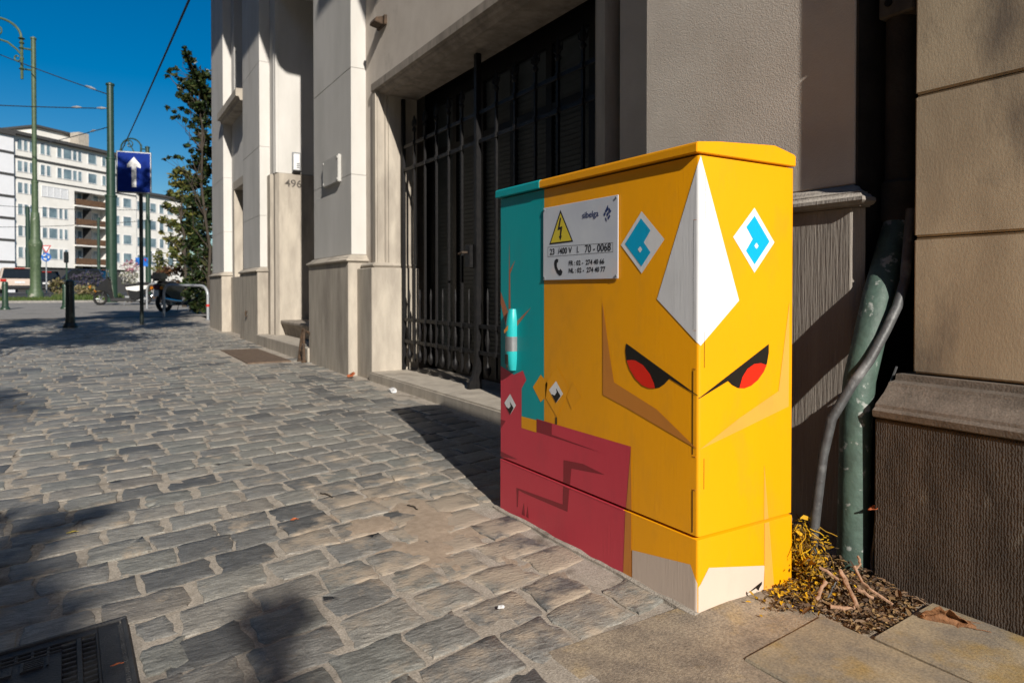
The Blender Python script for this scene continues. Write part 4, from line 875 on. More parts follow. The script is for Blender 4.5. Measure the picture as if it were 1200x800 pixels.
sp = survey(166, 380, 15.03); sp.z = gz(sp.y)
sg = empty('one_way_sign', sp, R(-10.), 'blue one way sign with a white arrow on a dark post', 'road sign')
M['sign_blue'] = mat('sign_blue', (.001, .022, .21), (.001, .018, .18), .6, 4, spec=.1); M['sign_white'] = mat('sign_white', (.75, .75, .75), rough=.35)
MB().tube([(0, 0, -.05), (0, 0, 3.72)], .040, 14).build('post', M['bollard_paint'], sg, smooth=True, local=True)
sz0, sz1, sx0, sx1 = 2.86, 3.77, -.46, .22
MB().box(sx0, sx1, -.085, -.06, sz0, sz1).build('frame', M['grey_metal'], sg, local=True, bev=.012)
fc = MB().box(sx0 + .025, sx1 - .025, -.0885, -.0852, sz0 + .03, sz1 - .03).build('face', M['sign_blue'], sg, local=True)
cx = (sx0 + sx1) / 2
ap = [(cx - .045, sz0 + .13), (cx + .045, sz0 + .13), (cx + .045, sz1 - .34), (cx + .135, sz1 - .34 - .0), (cx + .135, sz1 - .27), (cx, sz1 - .12), (cx - .135, sz1 - .27), (cx - .135, sz1 - .34), (cx - .045, sz1 - .34)]
ap = [(cx - .045, sz0 + .13), (cx + .045, sz0 + .13), (cx + .045, sz1 - .33), (cx + .13, sz1 - .36), (cx + .13, sz1 - .285), (cx, sz1 - .12), (cx - .13, sz1 - .285), (cx - .13, sz1 - .36), (cx - .045, sz1 - .33)]
MB().prism(ap, 'y', -.0905, -.0888).build('arrow', M['sign_white'], fc, local=True)
b = MB()
for z in (sz0 + .2, sz1 - .2): b.box(-.06, .06, -.06, .05, z, z + .05)
b.build('clamp', M['grey_metal'], sg, local=True)

def hoop(a, b_, h, r, m, label):
    a, b_ = Vector(a), Vector(b_); a.z = gz(a.y); b_.z = gz(b_.y)
    t = empty('bicycle_stand', (a + b_) / 2, 0, label, 'bicycle stand', 'bicycle stands by the corner')
    d = (b_ - a); L = d.length; e = d / L; pts = [a + Vector((0, 0, -.05)), a + Vector((0, 0, h - .25))]; rc = .25
    for k_ in range(1, 7): an = math.pi / 2 * k_ / 6; pts.append(a + e * rc * (1 - math.cos(an)) + Vector((0, 0, h - rc + rc * math.sin(an))))
    for k_ in range(0, 7): an = math.pi / 2 * k_ / 6; pts.append(b_ - e * rc * (1 - math.sin(an)) + Vector((0, 0, h - rc + rc * math.cos(an))))
    pts.append(b_ + Vector((0, 0, -.05)))
    MB().tube(pts, r, 10).build('hoop', m, t, smooth=True)
    b = MB()
    for p in (a, b_): b.tube([(p.x, p.y, p.z), (p.x, p.y, p.z + .015)], .09, 10)
    b.build('foot_plate', M['grey_metal'], t)
    return t
M['galv'] = mat('galv', (.42, .44, .45), (.33, .34, .36), .4, 15, metal=.3)
hs = hoop(survey(192, 370, 17.6), survey(243.5, 376, 16.7), .84, .034, M['galv'], 'grey bent tube bicycle stand with a red band, nearest the house corner')
rp = survey(243.5, 376, 16.7); MB().tube([(rp.x, rp.y, gz(rp.y) + .33), (rp.x, rp.y, gz(rp.y) + .39)], .0365, 10).build('red_band', mat('red_band', (.6, .05, .04), rough=.5), hs)
hoop(survey(172, 357, 22.4), survey(190, 357, 22), .82, .03, M['galv'], 'pale bent tube bicycle stand behind the sign post')

def tram_pole(name, label, u, vtop, d, r0, r1, m, ornate=False, sections=((.35, 1.25), (.62, 1.1))):
    top = survey(u, vtop, d); p = Vector((top.x, top.y, gz(top.y))); h = top.z - p.z
    t = empty(name, p, 0, label, 'pole', 'green tram poles')
    prof = [(r0 * 1.0, -.1)]; fr = [0] + [s[0] for s in sections] + [1]
    for i in range(len(fr) - 1):
        r = r0 + (r1 - r0) * i / max(1, len(fr) - 2); prof += [(r, fr[i] * h + .01), (r, fr[i + 1] * h - .09), (r * 1.12, fr[i + 1] * h - .08), (r * 1.12, fr[i + 1] * h - .01)] if i < len(fr) - 2 else [(r, fr[i] * h + .01), (r, h - .12), (r * 1.25, h - .12), (r * 1.25, h - .05), (r * .8, h - .04), (r * .5, h), (0, h)]
    MB().lathe(prof, n=14).build('shaft', m, t, smooth=True, local=True)
    if ornate:
        MB().lathe([(0, 0), (r0 * 2.4, 0), (r0 * 2.4, .25), (r0 * 2.1, .32), (r0 * 1.75, .5), (r0 * 1.6, 1.5), (r0 * 1.75, 1.7), (r0 * 1.6, 1.85), (r0 * 2.0, 2.3), (r0 * 2.2, 2.5), (r0 * 2.2, 2.62), (r0 * 1.5, 2.8), (r0 * 1.45, 3.6), (r0 * 1.3, 4.0), (r0 * 1.0, 4.05)], n=14).build('base', m, t, smooth=True, local=True)
    return t
TP1 = tram_pole('tram_pole', 'tall faded green tram pole with an ornate base by the parked car', 42, 45, 32, .135, .10, M['green_faded'], True, ((.45, 1),))
TP2 = tram_pole('tram_pole', 'thick dark green tram pole just left of the one way sign', 131, 98, 28, .205, .13, M['green_paint'], False, ((.49, 1), (.66, 1)))
TP3 = tram_pole('tram_pole', 'distant green pole with a scrolled bracket behind the one way sign', 174, 172, 45, .17, .12, M['green_paint'], False, ((.5, 1),))
tram_pole('tram_pole', 'slim green pole far off left of the ornate pole', 33.3, 242, 50, .16, .14, M['green_paint'], False, ((.5, 1),))
tram_pole('tram_pole', 'slim distant green pole in front of the balconies', 116, 255, 60, .13, .11, M['green_paint'], False, ((.5, 1),))
# scrolled lamp brackets
def arc(c, r, a0, a1, d, n=14): return [survey(c[0] + r * math.cos(R(a0 + (a1 - a0) * i / n)), c[1] - r * math.sin(R(a0 + (a1 - a0) * i / n)), d) for i in range(n + 1)]
def spiral(c, r0, r1, a0, a1, d, n=26): return [survey(c[0] + (r0 + (r1 - r0) * i / n) * math.cos(R(a0 + (a1 - a0) * i / n)), c[1] - (r0 + (r1 - r0) * i / n) * math.sin(R(a0 + (a1 - a0) * i / n)), d) for i in range(n + 1)]
b = MB().tube([survey(28.3, 94, 32), survey(28.3, 46, 32)], [.06] * 2, 8)
for v, r in ((82, .13), (58, .13), (52, .12), (47, .15), (70, .09)): q = survey(28.3, v, 32); b.tube([q - Vector((0, 0, .06)), q, q + Vector((0, 0, .06))], [.07, r, .07], 8)
b.tube([survey(28.3, 58, 32), survey(42, 60.5, 32)], .04, 6); b.tube([survey(28.3, 82, 32), survey(42, 84, 32)], .04, 6)
b.build('bracket_post', M['green_faded'], TP1, smooth=True)
b = MB().tube([survey(28, 47, 32)] + [survey(28 - 38 * (1 - math.cos(R(a))), 47 - 25.5 * math.sin(R(a)), 32) for a in range(10, 91, 8)], .055, 7)
b.tube([survey(28, 66, 32), survey(22, 59, 32), survey(12, 51, 32), survey(0, 47, 32), survey(-10, 46, 32)], .045, 7)
b.tube(spiral((0, 37), 6, 1, -90, 400, 32), .035, 6); b.tube(spiral((23, 69), 5, 1.5, 20, -330, 32), .035, 6)
b.build('scroll_arm', M['green_faded'], TP1, smooth=True)
b = MB().tube([survey(166.5, 186, 45), survey(166.5, 170, 45)], .06, 7); b.tube([survey(166.5, 175, 45), survey(174, 176, 45)], .04, 6)
b.tube(arc((155, 175), 12, 0, 180, 45), .05, 7); b.tube(spiral((153, 170), 6, 1, 200, -250, 45), .035, 6); b.tube([survey(143, 175, 45), survey(142.5, 180, 45)], .07, 7); b.tube([survey(150, 163, 45), survey(158, 178, 45), survey(166, 181, 45)], .035, 6)
b.build('scroll_arm', M['green_paint'], TP3, smooth=True)
# overhead wires
M['wire'] = mat('wire', (.03, .035, .04), rough=.6)
def wire(a, b_, r, sag, label, ins=None):
    a, b_ = Vector(a), Vector(b_); pts = [a.lerp(b_, i / 14) - Vector((0, 0, sag * 4 * (i / 14) * (1 - i / 14))) for i in range(15)]
    o = MB().tube(pts, r, 5).build('overhead_wire', M['wire'], None, smooth=True); tag(o, label, 'wire', 'overhead tram wires')
    for t_ in ins or []:
        q = a.lerp(b_, t_); q2 = a.lerp(b_, t_ + .05); MB().tube([q, (q + q2) / 2, q2], [.02, .06, .02], 6).build('insulator', M['galv'], o)
wire(survey(131, 112.5, 28), survey(-60, 39, 36), .022, .1, 'overhead wire sloping from the dark green pole to the upper left', [.07])
wire(survey(131, 128, 28), survey(-80, 120, 30), .022, .05, 'level overhead wire running left from the dark green pole', [.02, .15])
wire(survey(131, 149, 28), survey(50, 169, 48), .022, .05, 'overhead wire dropping from the dark green pole to the apartment roof', [.14])
wire(survey(142.5, 180, 45), Vector((2.12, 13.9, 7.75)), .030, .08, 'thick overhead cable rising to the right towards the house front')
wire(survey(-40, 238, 55), survey(180, 246, 55), .022, .2, 'thin wire crossing in front of the apartment block, upper one')
wire(survey(-40, 266, 55), survey(180, 258, 55), .022, .2, 'thin wire crossing in front of the apartment block, lower one')
# yield and roundabout signs on one post, traffic light, small signs
p = survey(54.5, 335, 48); p.z = gz(p.y)
rsn = empty('road_sign', p, R(0), 'white and red yield triangle above a round blue sign on one post', 'road sign')
MB().tube([p, survey(54.5, 289, 48)], .04, 8).build('post', M['galv'], rsn)
def face_poly(c, pts, d, m, par, name, off):
    q = [survey(c[0] + a, c[1] + b_, d - off) for a, b_ in pts]; n_ = len(q); back = [survey(c[0] + a, c[1] + b_, d - off + .03) for a, b_ in pts]
    MB().add(q + back, [tuple(range(n_))] + [tuple(range(2 * n_ - 1, n_ - 1, -1))] + [(i, (i + 1) % n_, n_ + (i + 1) % n_, n_ + i) for i in range(n_)]).build(name, m, par)
M['sign_red'] = mat('sign_red', (.55, .05, .05), rough=.4); M['sign_light'] = mat('sign_light', (.03, .16, .55), rough=.35)
face_poly((54.5, 292), [(-6, -4.5), (6, -4.5), (0, 5.5)], 48, M['sign_red'], rsn, 'yield_triangle', .06)
face_poly((54.5, 291.4), [(-4, -2.8), (4, -2.8), (0, 3.6)], 48, M['sign_white'], rsn, 'triangle_face', .10)
face_poly((54.5, 301.3), [(5.8 * math.cos(a * .3927), 5.2 * math.sin(a * .3927)) for a in range(16)], 48, M['sign_light'], rsn, 'round_sign', .06)
for a0 in (90, 210, 330):
    pts = [survey(54.5 + 3 * math.cos(R(a0 + k_ * 14)), 301.3 - 2.8 * math.sin(R(a0 + k_ * 14)), 47.88) for k_ in range(6)]
    MB().tube(pts, [.05, .05, .05, .05, .10, .01], 6).build('round_arrow', M['sign_white'], rsn)
p = survey(78, 335, 47); p.z = gz(p.y)
tl = empty('traffic_light', p, 0, 'small black traffic light on a pole behind the tall bollard', 'traffic light')
MB().tube([p, survey(78.5, 300, 47)], .05, 8).build('post', M['green_paint'], tl)
hb = survey(78, 301.5, 46.9); MB().cbox(hb, .24, .25, .75, R(-20)).build('lamp_housing', M['iron_black'], tl, bev=.04)
b = MB()
for z in (-.22, 0, .22): b.disc(hb + Vector((.03, -.13, z)), .08, (0, 1, 0), .05, 10)
b.build('lens', M['glass_dark'], tl)
p = survey(168, 352, 40); p.z = gz(p.y)
ps = empty('route_sign', p, 0, 'small blue route sign panel low behind the one way sign post', 'road sign')
MB().tube([p, survey(168, 303, 40)], .035, 8).build('post', M['galv'], ps)
face_poly((162, 307), [(-3, -5), (3.2, -5), (3.2, 5), (-3, 5)], 40, M['sign_light'], ps, 'panel', .05)
face_poly((170.5, 307), [(-3, -5), (3.2, -5), (3.2, 5), (-3, 5)], 40, M['sign_light'], ps, 'panel', .05)
face_poly((170.5, 305), [(-1.6, -1.8), (1.6, -1.8), (0, 1.6)], 40, M['sign_red'], ps, 'warning_mark', .09)
p = survey(180.5, 352, 38); p.z = gz(p.y)
cbx = empty('control_box', p, 0, 'pale grey control box on a post beside the distant scrolled pole', 'box')
MB().tube([p, survey(180.5, 303, 38)], .04, 8).build('post', M['galv'], cbx)
MB().cbox(survey(180.5, 301, 37.9), .24, .2, .62).build('housing', M['white_plastic'], cbx, bev=.02)
# ------------------------------------------------------------------ vehicles
M['tyre'] = mat('tyre', (.02, .02, .02), rough=.85); M['rim'] = mat('rim', (.45, .46, .47), rough=.35, metal=.7)
M['car_glass'] = mat('car_glass', (.015, .018, .02), rough=.05, spec=.6); M['tail_red'] = mat('tail_red', (.45, .02, .015), rough=.2, spec=.6); M['chrome'] = mat('chrome', (.7, .7, .7), rough=.15, metal=1.)
M['black_plastic'] = mat('black_plastic', (.018, .018, .02), rough=.5)
def wheel(root, x, y, r, wd):
    t = MB().tube([(x, y - wd / 2, r), (x, y - wd * .4, r), (x, y + wd * .4, r), (x, y + wd / 2, r)], [r * .86, r, r, r * .86], 18).build('wheel', M['tyre'], root, smooth=True, local=True)
    s = 1 if y > 0 else -1; rm = MB().disc((x, y + s * wd * .47, r), r * .62, (0, 1, 0), .03, 14)
    rm.build('rim', M['rim'], t, local=True)
def car(name, label, loc, rz, paint_m, L=4.3, W=1.8, H=1.62, van=False):
    t = empty(name, loc, rz, label, 'car', 'cars on the street')
    h, w2 = L / 2, W / 2
    low = [(-h + .03, .32), (-h, .5), (-h + .02, .86), (-h + .1, .98), (h - 1.15, .98), (h - .25, .84), (h, .66), (h, .42), (h - .08, .26), (-h + .1, .24)]
    MB().prism(low, 'y', -w2, w2).build('body', paint_m, t, local=True, bev=.05, seg=2)
    ry = w2 - .22; g = MB()
    gb = [(-h + .08, .97), (h - 1.2, .97)]; gt = [(-h + .42, H), (h - 2.0, H)]
    vs = [(gb[0][0], -w2 + .06, .97), (gb[1][0], -w2 + .06, .97), (gb[1][0], w2 - .06, .97), (gb[0][0], w2 - .06, .97), (gt[0][0], -ry, H - .04), (gt[1][0], -ry, H - .04), (gt[1][0], ry, H - .04), (gt[0][0], ry, H - .04)]
    g.add(vs, [(0, 1, 5, 4), (1, 2, 6, 5), (2, 3, 7, 6), (3, 0, 4, 7), (4, 5, 6, 7), (0, 3, 2, 1)]); g.build('windows', M['car_glass'], t, local=True, bev=.02)
    MB().box(gt[0][0] - .1, gt[1][0] + .08, -ry - .02, ry + .02, H - .05, H).build('roof', paint_m, t, local=True, bev=.03, seg=2)
    pl = MB()
    for s in (-1, 1):
        for (xa, xb) in ((gb[0][0] - .01, gt[0][0]), (gb[1][0] + .01, gt[1][0] + .02), ((gb[0][0] + gb[1][0]) / 2, (gt[0][0] + gt[1][0]) / 2 - .1)): pl.tube([(xa, s * (w2 - .055), .96), (xb, s * (ry + .005), H - .03)], .045, 6)
    pl.build('pillars', paint_m, t, local=True)
    for x in (-h + .78, h - .82):
        for s in (-1, 1): wheel(t, x, s * (w2 - .1), .33, .22)
    for s in (-1, 1):
        MB().box(-h - .025, -h + .14, s * w2 - (.34 if s > 0 else -.02), s * w2 + (-.02 if s < 0 else .0) + (.34 if s < 0 else -.02) , .76, .93).build('tail_light', M['tail_red'], t, local=True, bev=.02)
        MB().box(h - .14, h + .01, s * (w2 - .2) - .16, s * (w2 - .2) + .16, .62, .76).build('headlight', M['chrome'], t, local=True, bev=.02)
        MB().cbox((h - 1.35, s * (w2 + .08), 1.02), .12, .2, .14).build('mirror', paint_m, t, local=True, bev=.03)
    MB().box(-h - .03, -h + .1, -w2 + .08, w2 - .08, .30, .52).build('bumper', M['black_plastic'], t, local=True, bev=.03)
    MB().box(-h - .022, -h + .02, -.27, .27, .66, .78).build('number_plate', M['sign_white'], t, local=True)
    MB().box(gt[0][0] - .12, gt[0][0] - .06, -.28, .28, H - .06, H - .02).build('brake_light', M['tail_red'], t, local=True)
    return t
def ground(p): return (p.x, p.y, gz(p.y))
car_beige = mat('car_beige', (.60, .49, .41), (.57, .46, .38), .3, 3, metal=.1, coat=.8); car_black = mat('car_black', (.015, .016, .02), rough=.25, coat=.8); car_blue = mat('car_blue', (.02, .03, .06), rough=.25, coat=.8); car_white = mat('car_white', (.7, .7, .7), rough=.3, coat=.5)
car('parked_car', 'beige metallic car seen from behind at the left edge', ground(survey(20.5, 343.5, 46)), R(90 + 8), car_beige, 4.3, 2.1, 1.68)
car('parked_car', 'black car half hidden behind the ornate green pole', ground(survey(53, 343, 52)), R(96), car_black, 4.3, 1.8, 1.6)
car('parked_car', 'dark blue car seen side on behind the flower bed', ground(survey(92, 340, 54)), R(160), car_blue, 4.4, 1.8, 1.85)
M['scoot_black'] = mat('scoot_black', (.015, .016, .018), rough=.25, coat=.6); M['scoot_white'] = mat('scoot_white', (.75, .75, .72), rough=.3, coat=.4); M['orange_lens'] = mat('orange_lens', (.8, .25, .02), rough=.25)
def two_wheeler(name, label, loc, rz, big=False):
    t = empty(name, loc, rz, label, 'motorcycle' if big else 'scooter'); L = def_L = .72 if not big else .74; r = .235 if not big else .30
    for x, nme in ((L, 'front_wheel'), (-L, 'rear_wheel')):
        ring = [(x + r * .8 * math.cos(a * math.pi / 9), 0, r + r * .8 * math.sin(a * math.pi / 9)) for a in range(19)]
        wo = MB().tube(ring, r * .2, 8, False).build(nme, M['tyre'], t, smooth=True, local=True)
        b = MB().disc((x, 0, r), r * .18, (0, 1, 0), .14, 10)
        for a in range(5): b.tube([(x, 0, r), (x + r * .66 * math.cos(a * 1.2566), 0, r + r * .66 * math.sin(a * 1.2566))], .018, 5)
        b.build('rim', M['grey_metal'], wo, local=True)
    fk = MB()
    for s in (-.075, .075): fk.tube([(L, s, r), (L - .17, s, r + .45), (L - .26, s * .8, r + .68)], .022, 7)
    fk.build('fork', M['chrome'], t, smooth=True, local=True)
    fd = MB().prism([(L + .26, r + .13), (L + .1, r + .27), (L - .12, r + .28), (L - .30, r + .05), (L - .27, r + .04), (L - .1, r + .22), (L + .09, r + .22), (L + .23, r + .10)], 'y', -.075, .075); fd.build('front_fender', M['scoot_black'], t, local=True, bev=.015)
    fs_ = MB().prism([(L + .20, r + .30), (L + .10, r + .44), (L - .10, r + .64), (L - .24, r + .80), (L - .34, r + .78), (L - .40, r + .30), (L - .44, r - .02), (L - .36, r - .08), (L - .27, r + .12), (L - .10, r + .30)], 'y', -.17, .17); fs_.build('leg_shield', M['scoot_black'], t, local=True, bev=.05, seg=2)
    MB().prism([(L + .02, r + .42), (L + .155, r + .41), (L + .07, r + .50), (L + .0, r + .50)], 'y', -.1, .1).build('headlamp', M['chrome'], t, local=True, bev=.02)
    b = MB().tube([(L - .30, -.32, r + .78), (L - .26, -.2, r + .80), (L - .24, 0, r + .76), (L - .26, .2, r + .80), (L - .30, .32, r + .78)], .02, 7); b.build('handlebar', M['black_plastic'], t, smooth=True, local=True)
    for s in (-1, 1):
        b = MB().tube([(L - .25, s * .2, r + .80), (L - .22, s * .27, r + .98)], .009, 5); b.disc((L - .23, s * .30, r + 1.03), .065, (1, 0, .1), .02, 12); b.build('mirror', M['chrome'] if not big else M['black_plastic'], t, local=True)
    MB().box(-.40, L - .32, -.15, .15, r - .10, r + .04).build('floorboard', M['black_plastic'], t, local=True, bev=.02)
    rb = [(-.24, r - .08), (-.16, r + .30), (-.05, r + .45), (-.5, r + .51), (-.98, r + .56), (-1.06, r + .48), (-.95, r + .30), (-.80, r + .22), (-.55, r + .0), (-.45, r - .08)]
    MB().prism(rb, 'y', -.15, .15).build('rear_body', M['scoot_black'], t, local=True, bev=.04, seg=2)
    st_ = [(-.02, r + .45), (-.08, r + .56), (-.36, r + .55), (-.48, r + .62), (-.88, r + .62), (-.92, r + .56), (-.5, r + .51)]
    MB().prism(st_, 'y', -.14, .14).build('seat', M['black_plastic'], t, local=True, bev=.03, seg=2)
    MB().box(-1.02, -.96, -.11, .11, r + .40, r + .48).build('tail_light', M['tail_red'], t, local=True, bev=.01)
    MB().tube([(-.25, -.15, r + .02), (-.55, -.19, r + .04), (-1.02, -.20, r + .12)], [.035, .06, .055], 9).build('exhaust', M['chrome'], t, smooth=True, local=True)
    MB().box(-.6, -.05, -.10, .10, r - .1, r + .12).build('engine', M['grey_metal'], t, local=True, bev=.03)
    MB().tube([(-.1, .1, r - .02), (-.05, .24, 0)], .012, 6).build('side_stand', M['grey_metal'], t, local=True)
    if big:
        MB().box(-1.08, -.74, -.19, .19, r + .62, r + .86).build('top_case', M['scoot_black'], t, local=True, bev=.06, seg=2)
        MB().prism([(L - .06, r + .66), (L - .22, r + .98), (L - .25, r + .98), (L - .14, r + .66)], 'y', -.2, .2).build('windscreen', M['car_glass'], t, local=True, bev=.02)
        MB().prism([(L - .34, r + .70), (L - .40, r + .44), (-.05, r + .40), (-.05, r + .55), (L - .55, r + .76)], 'y', -.14, .14).build('fuel_tank', M['scoot_black'], t, local=True, bev=.05, seg=2)
        MB().box(-1.06, -1.02, -.09, .09, r + .18, r + .36).build('number_plate', M['sign_white'], t, local=True)
        for s in (-1, 1): MB().disc((-1.0, s * .19, r + .42), .045, (1, 0, 0), .05, 10).build('indicator', M['orange_lens'], t, local=True)
    else:
        for s in (-1, 1): MB().prism([(-.12, r + .34), (-.10, r + .43), (-.5, r + .49), (-.86, r + .50), (-.80, r + .38), (-.45, r + .28)], 'y', s * .152 - .006, s * .152 + .006).build('side_panel', M['scoot_white'], t, local=True)
        MB().box(-1.06, -1.02, -.08, .08, r + .14, r + .3).build('number_plate', M['sign_white'], t, local=True)
    return t
a, b_ = survey(118.5, 357, 25), survey(169, 356, 25.6)
two_wheeler('motor_scooter', 'black and white motor scooter parked side on beside the dark green pole', ground((a + b_) / 2), math.atan2(a.y - b_.y, a.x - b_.x))
two_wheeler('motorcycle', 'black motorcycle with a top case parked behind the bicycle stand', ground(survey(216, 362, 20.8)), R(38), True)

# ------------------------------------------------------------------ unseen terrace added across the street, close and tall to cut sky light
M['brick_red'] = mat('brick_red', (.20, .10, .07), (.14, .075, .055), .9, 6); M['roof_slate'] = mat('roof_slate', (.07, .07, .08), rough=.7)
def terrace(y, hgt, m, label):
    t = empty('sky_block_house', (-13, y, 0), 0, label, 'house', 'added sky blockers across the street')
    MB().box(-12, 0, -11.4, 11.4, -.1, hgt).build('wall', m, t, local=True)
    MB().prism([(-12.2, hgt), (.3, hgt), (-.1, hgt + .4), (-6, hgt + 3.6), (-12, hgt + .4)], 'y', -11.4, 11.4).build('roof', M['roof_slate'], t, local=True)
    for k_ in range(int(hgt // 3.5)):
        for yy in (-9.2, -5.5, -1.85, 1.85, 5.5, 9.2):
            if k_ == 0 and yy in (-1.85, 9.2):
                MB().box(0, .06, yy - .6, yy + .6, .1, 2.7).build('door', M['door_wood'], t, local=True); continue
            w_ = MB().box(0, .05, yy - .75, yy + .75, 1 + k_ * 3.5, 3 + k_ * 3.5).build('window', M['sign_white'], t, local=True)
            MB().box(.05, .07, yy - .65, yy + .65, 1.1 + k_ * 3.5, 2.9 + k_ * 3.5).build('pane', M['car_glass'], w_, local=True)
M['apt_wall_t'] = mat('apt_wall_t', (.36, .32, .27), (.30, .27, .23), .9, 2)
for i, (hgt, m, lab) in enumerate(((18, 'brick_red', 'tall unseen red brick terrace added across the street to cut sky light, farthest behind the camera'), (17, 'bluestone_dark', 'unseen dark stone fronted terrace added across the street behind the camera to cut sky light'), (18.5, 'brick_red', 'unseen red brick terrace added across the street to cut sky light, facing the painted cabinet'), (17, 'apt_wall_t', 'unseen dull cream terrace added across the street to cut sky light, facing the doorstep'), (16, 'brick_red', 'lower unseen red brick terrace added to cut sky light, at the far end of the row across the street'))):
    terrace(-58 + 22.85 * i, hgt, M[m], lab)

# ------------------------------------------------------------------ the white apartment block far behind
M['apt_wall'] = mat('apt_wall', (.80, .77, .71), (.74, .71, .65), .9, 1.2); M['apt_white'] = mat('apt_white', (.80, .80, .81), (.76, .76, .77), .85, 1.5); M['apt_dark'] = mat('apt_dark', (.07, .068, .066), rough=.8); M['apt_glass'] = mat('apt_glass', (.22, .30, .33), (.10, .15, .18), .2, .7, spec=.5)
M['apt_brown'] = mat('apt_brown', (.15, .085, .045), (.09, .05, .03), .7, 4)
O = survey(0, 340, 85)
apt = empty('apartment_block', (O.x, O.y, 0), math.atan2(.653, .757), 'long pale apartment block with rows of windows and brown balconies', 'apartment block')
def ab(name, boxes, m, par=apt, bev=0): 
    b = MB()
    for q in boxes: b.box(*q)
    return b.build(name, m, par, local=True, bev=bev)
ab('wall', [(1.7, 10.25, 0, 12, 3.9, 20.6), (15.7, 20.6, 0, 12, 3.9, 20.6), (10.25, 15.7, 0, 12, 14.6, 20.6), (10.25, 15.7, 1.6, 12, 3.9, 14.6), (1.7, 20.6, .8, 12, 0, 3.9)], M['apt_wall'])
ab('ground_floor', [(1.7, 20.6, .3, .79, .3, 3.88)], M['apt_dark'])
ab('roof', [(1.4, 20.9, -.7, 12.3, 20.6, 21.0)], M['apt_dark'])
ab('penthouse', [(7.5, 13.5, 3.5, 9, 21.0, 23.0)], M['apt_wall']); ab('penthouse_roof', [(7.2, 13.8, 3.1, 9.4, 23.0, 23.3)], M['apt_dark'])
ab('chimney', [(12.0, 13.6, 1.2, 2.8, 21.0, 23.2)], M['bluestone'])
ab('string_course', [(1.7, 20.6, -.14, -.001, 17.75, 18.0), (1.7, 20.6, -.10, -.001, 15.15, 15.3)], M['apt_dark'])
def win(x0, x1, zc, h=1.45, y=0, glass='apt_glass'):
    x0 -= .06; x1 += .06
    b = MB().box(x0, x0 + .07, y - .07, y - .002, zc - h / 2, zc + h / 2).box(x1 - .07, x1, y - .07, y - .002, zc - h / 2, zc + h / 2).box(x0 + .07, x1 - .07, y - .07, y - .002, zc - h / 2, zc - h / 2 + .08).box(x0 + .07, x1 - .07, y - .07, y - .002, zc + h / 2 - .08, zc + h / 2)
    o = b.build('window', M['sign_white'], apt, local=True)
    MB().box(x0 + .07, x1 - .07, y - .03, y - .003, zc - h / 2 + .08, zc + h / 2 - .08).build('pane', M[glass], o, local=True)
rowA = [(2.33, 2.91), (3.16, 3.62), (3.92, 4.3)]
full = rowA + [(5.4, 5.96), (6.23, 6.73), (7.74, 8.34), (8.64, 9.82), (10.05, 10.6), (10.83, 11.33), (12.39, 13.69), (14.67, 15.25), (16.95, 17.51), (18.6, 19.6)]
for k_ in range(6):
    zc = 19.45 - 2.75 * k_
    if k_ < 2: ws = full
    elif k_ == 2: ws = rowA + [(5.57, 6.3), (6.4, 7.2), (7.3, 8.2), (8.3, 9.24), (16.95, 17.51), (18.2, 19.6)]
    else: ws = rowA + [(5.57, 6.2), (6.5, 7.65), (7.95, 8.4), (8.7, 9.15), (16.95, 17.51), (18.2, 19.6)]
    for q in ws: win(q[0], q[1], zc, glass='sign_white' if k_ == 2 and 5 < q[0] < 10 else 'apt_glass')
for k_ in range(2, 6):
    zf = 19.45 - 2.75 * k_ - 1.35
    bl = ab('balcony', [(10.26, 15.69, -.25, 1.59, zf - .12, zf + .06)], M['apt_wall'])
    ab('railing', [(10.3, 15.65, -.24, -.18, zf + .1, zf + .95)], M['apt_brown'], bl)
    for x0, x1 in ((10.6, 11.7), (12.0, 12.6), (13.0, 14.1), (14.5, 15.3)): win(x0, x1, zf + 1.2, 2.0, 1.6)
ab('divider', [(12.85, 12.95, .1, 1.59, 3.9, 14.59)], M['apt_dark'])
wing = ab('wing_wall', [(20.61, 30, .2, 11, 0, 15.7)], M['apt_wall']); ab('wing_roof', [(20.61, 30.3, -.3, 11.3, 15.7, 16.1)], M['apt_dark'], wing)
for k_ in range(2, 6):
    for q in [(20.9, 21.5), (21.9, 22.7), (23.4, 24.5), (25.2, 26.0), (26.8, 28.0), (28.6, 29.4)]: win(q[0], q[1], 19.45 - 2.75 * k_ - .15, 1.5, .2)
wb_ = empty('white_building', survey(-60, 340, 80), math.atan2(.653, .757), 'plain white block with dark floor bands at the left edge, before the apartments', 'building'); wb_.location.z = 0
ox = (Vector((O.x, O.y, 0)) - Vector((wb_.location.x, wb_.location.y, 0))); ax = Vector((.757, .653, 0)); ay = Vector((-.653, .757, 0)); lx, lyy = ox.dot(ax), ox.dot(ay)
ab('wall', [(lx - 16, lx + 1.65, lyy - .35, lyy + 11, 0, 20.3)], M['apt_white'], wb_); ab('roof', [(lx - 16.3, lx + 1.66, lyy - .7, lyy + 11.2, 20.3, 20.9)], M['apt_dark'], wb_)
ab('floor_band', [(lx - 16, lx + 1.64, lyy - .42, lyy - .352, 18.0 - 2.75 * k_, 18.3 - 2.75 * k_) for k_ in range(6)], M['apt_dark'], wb_)

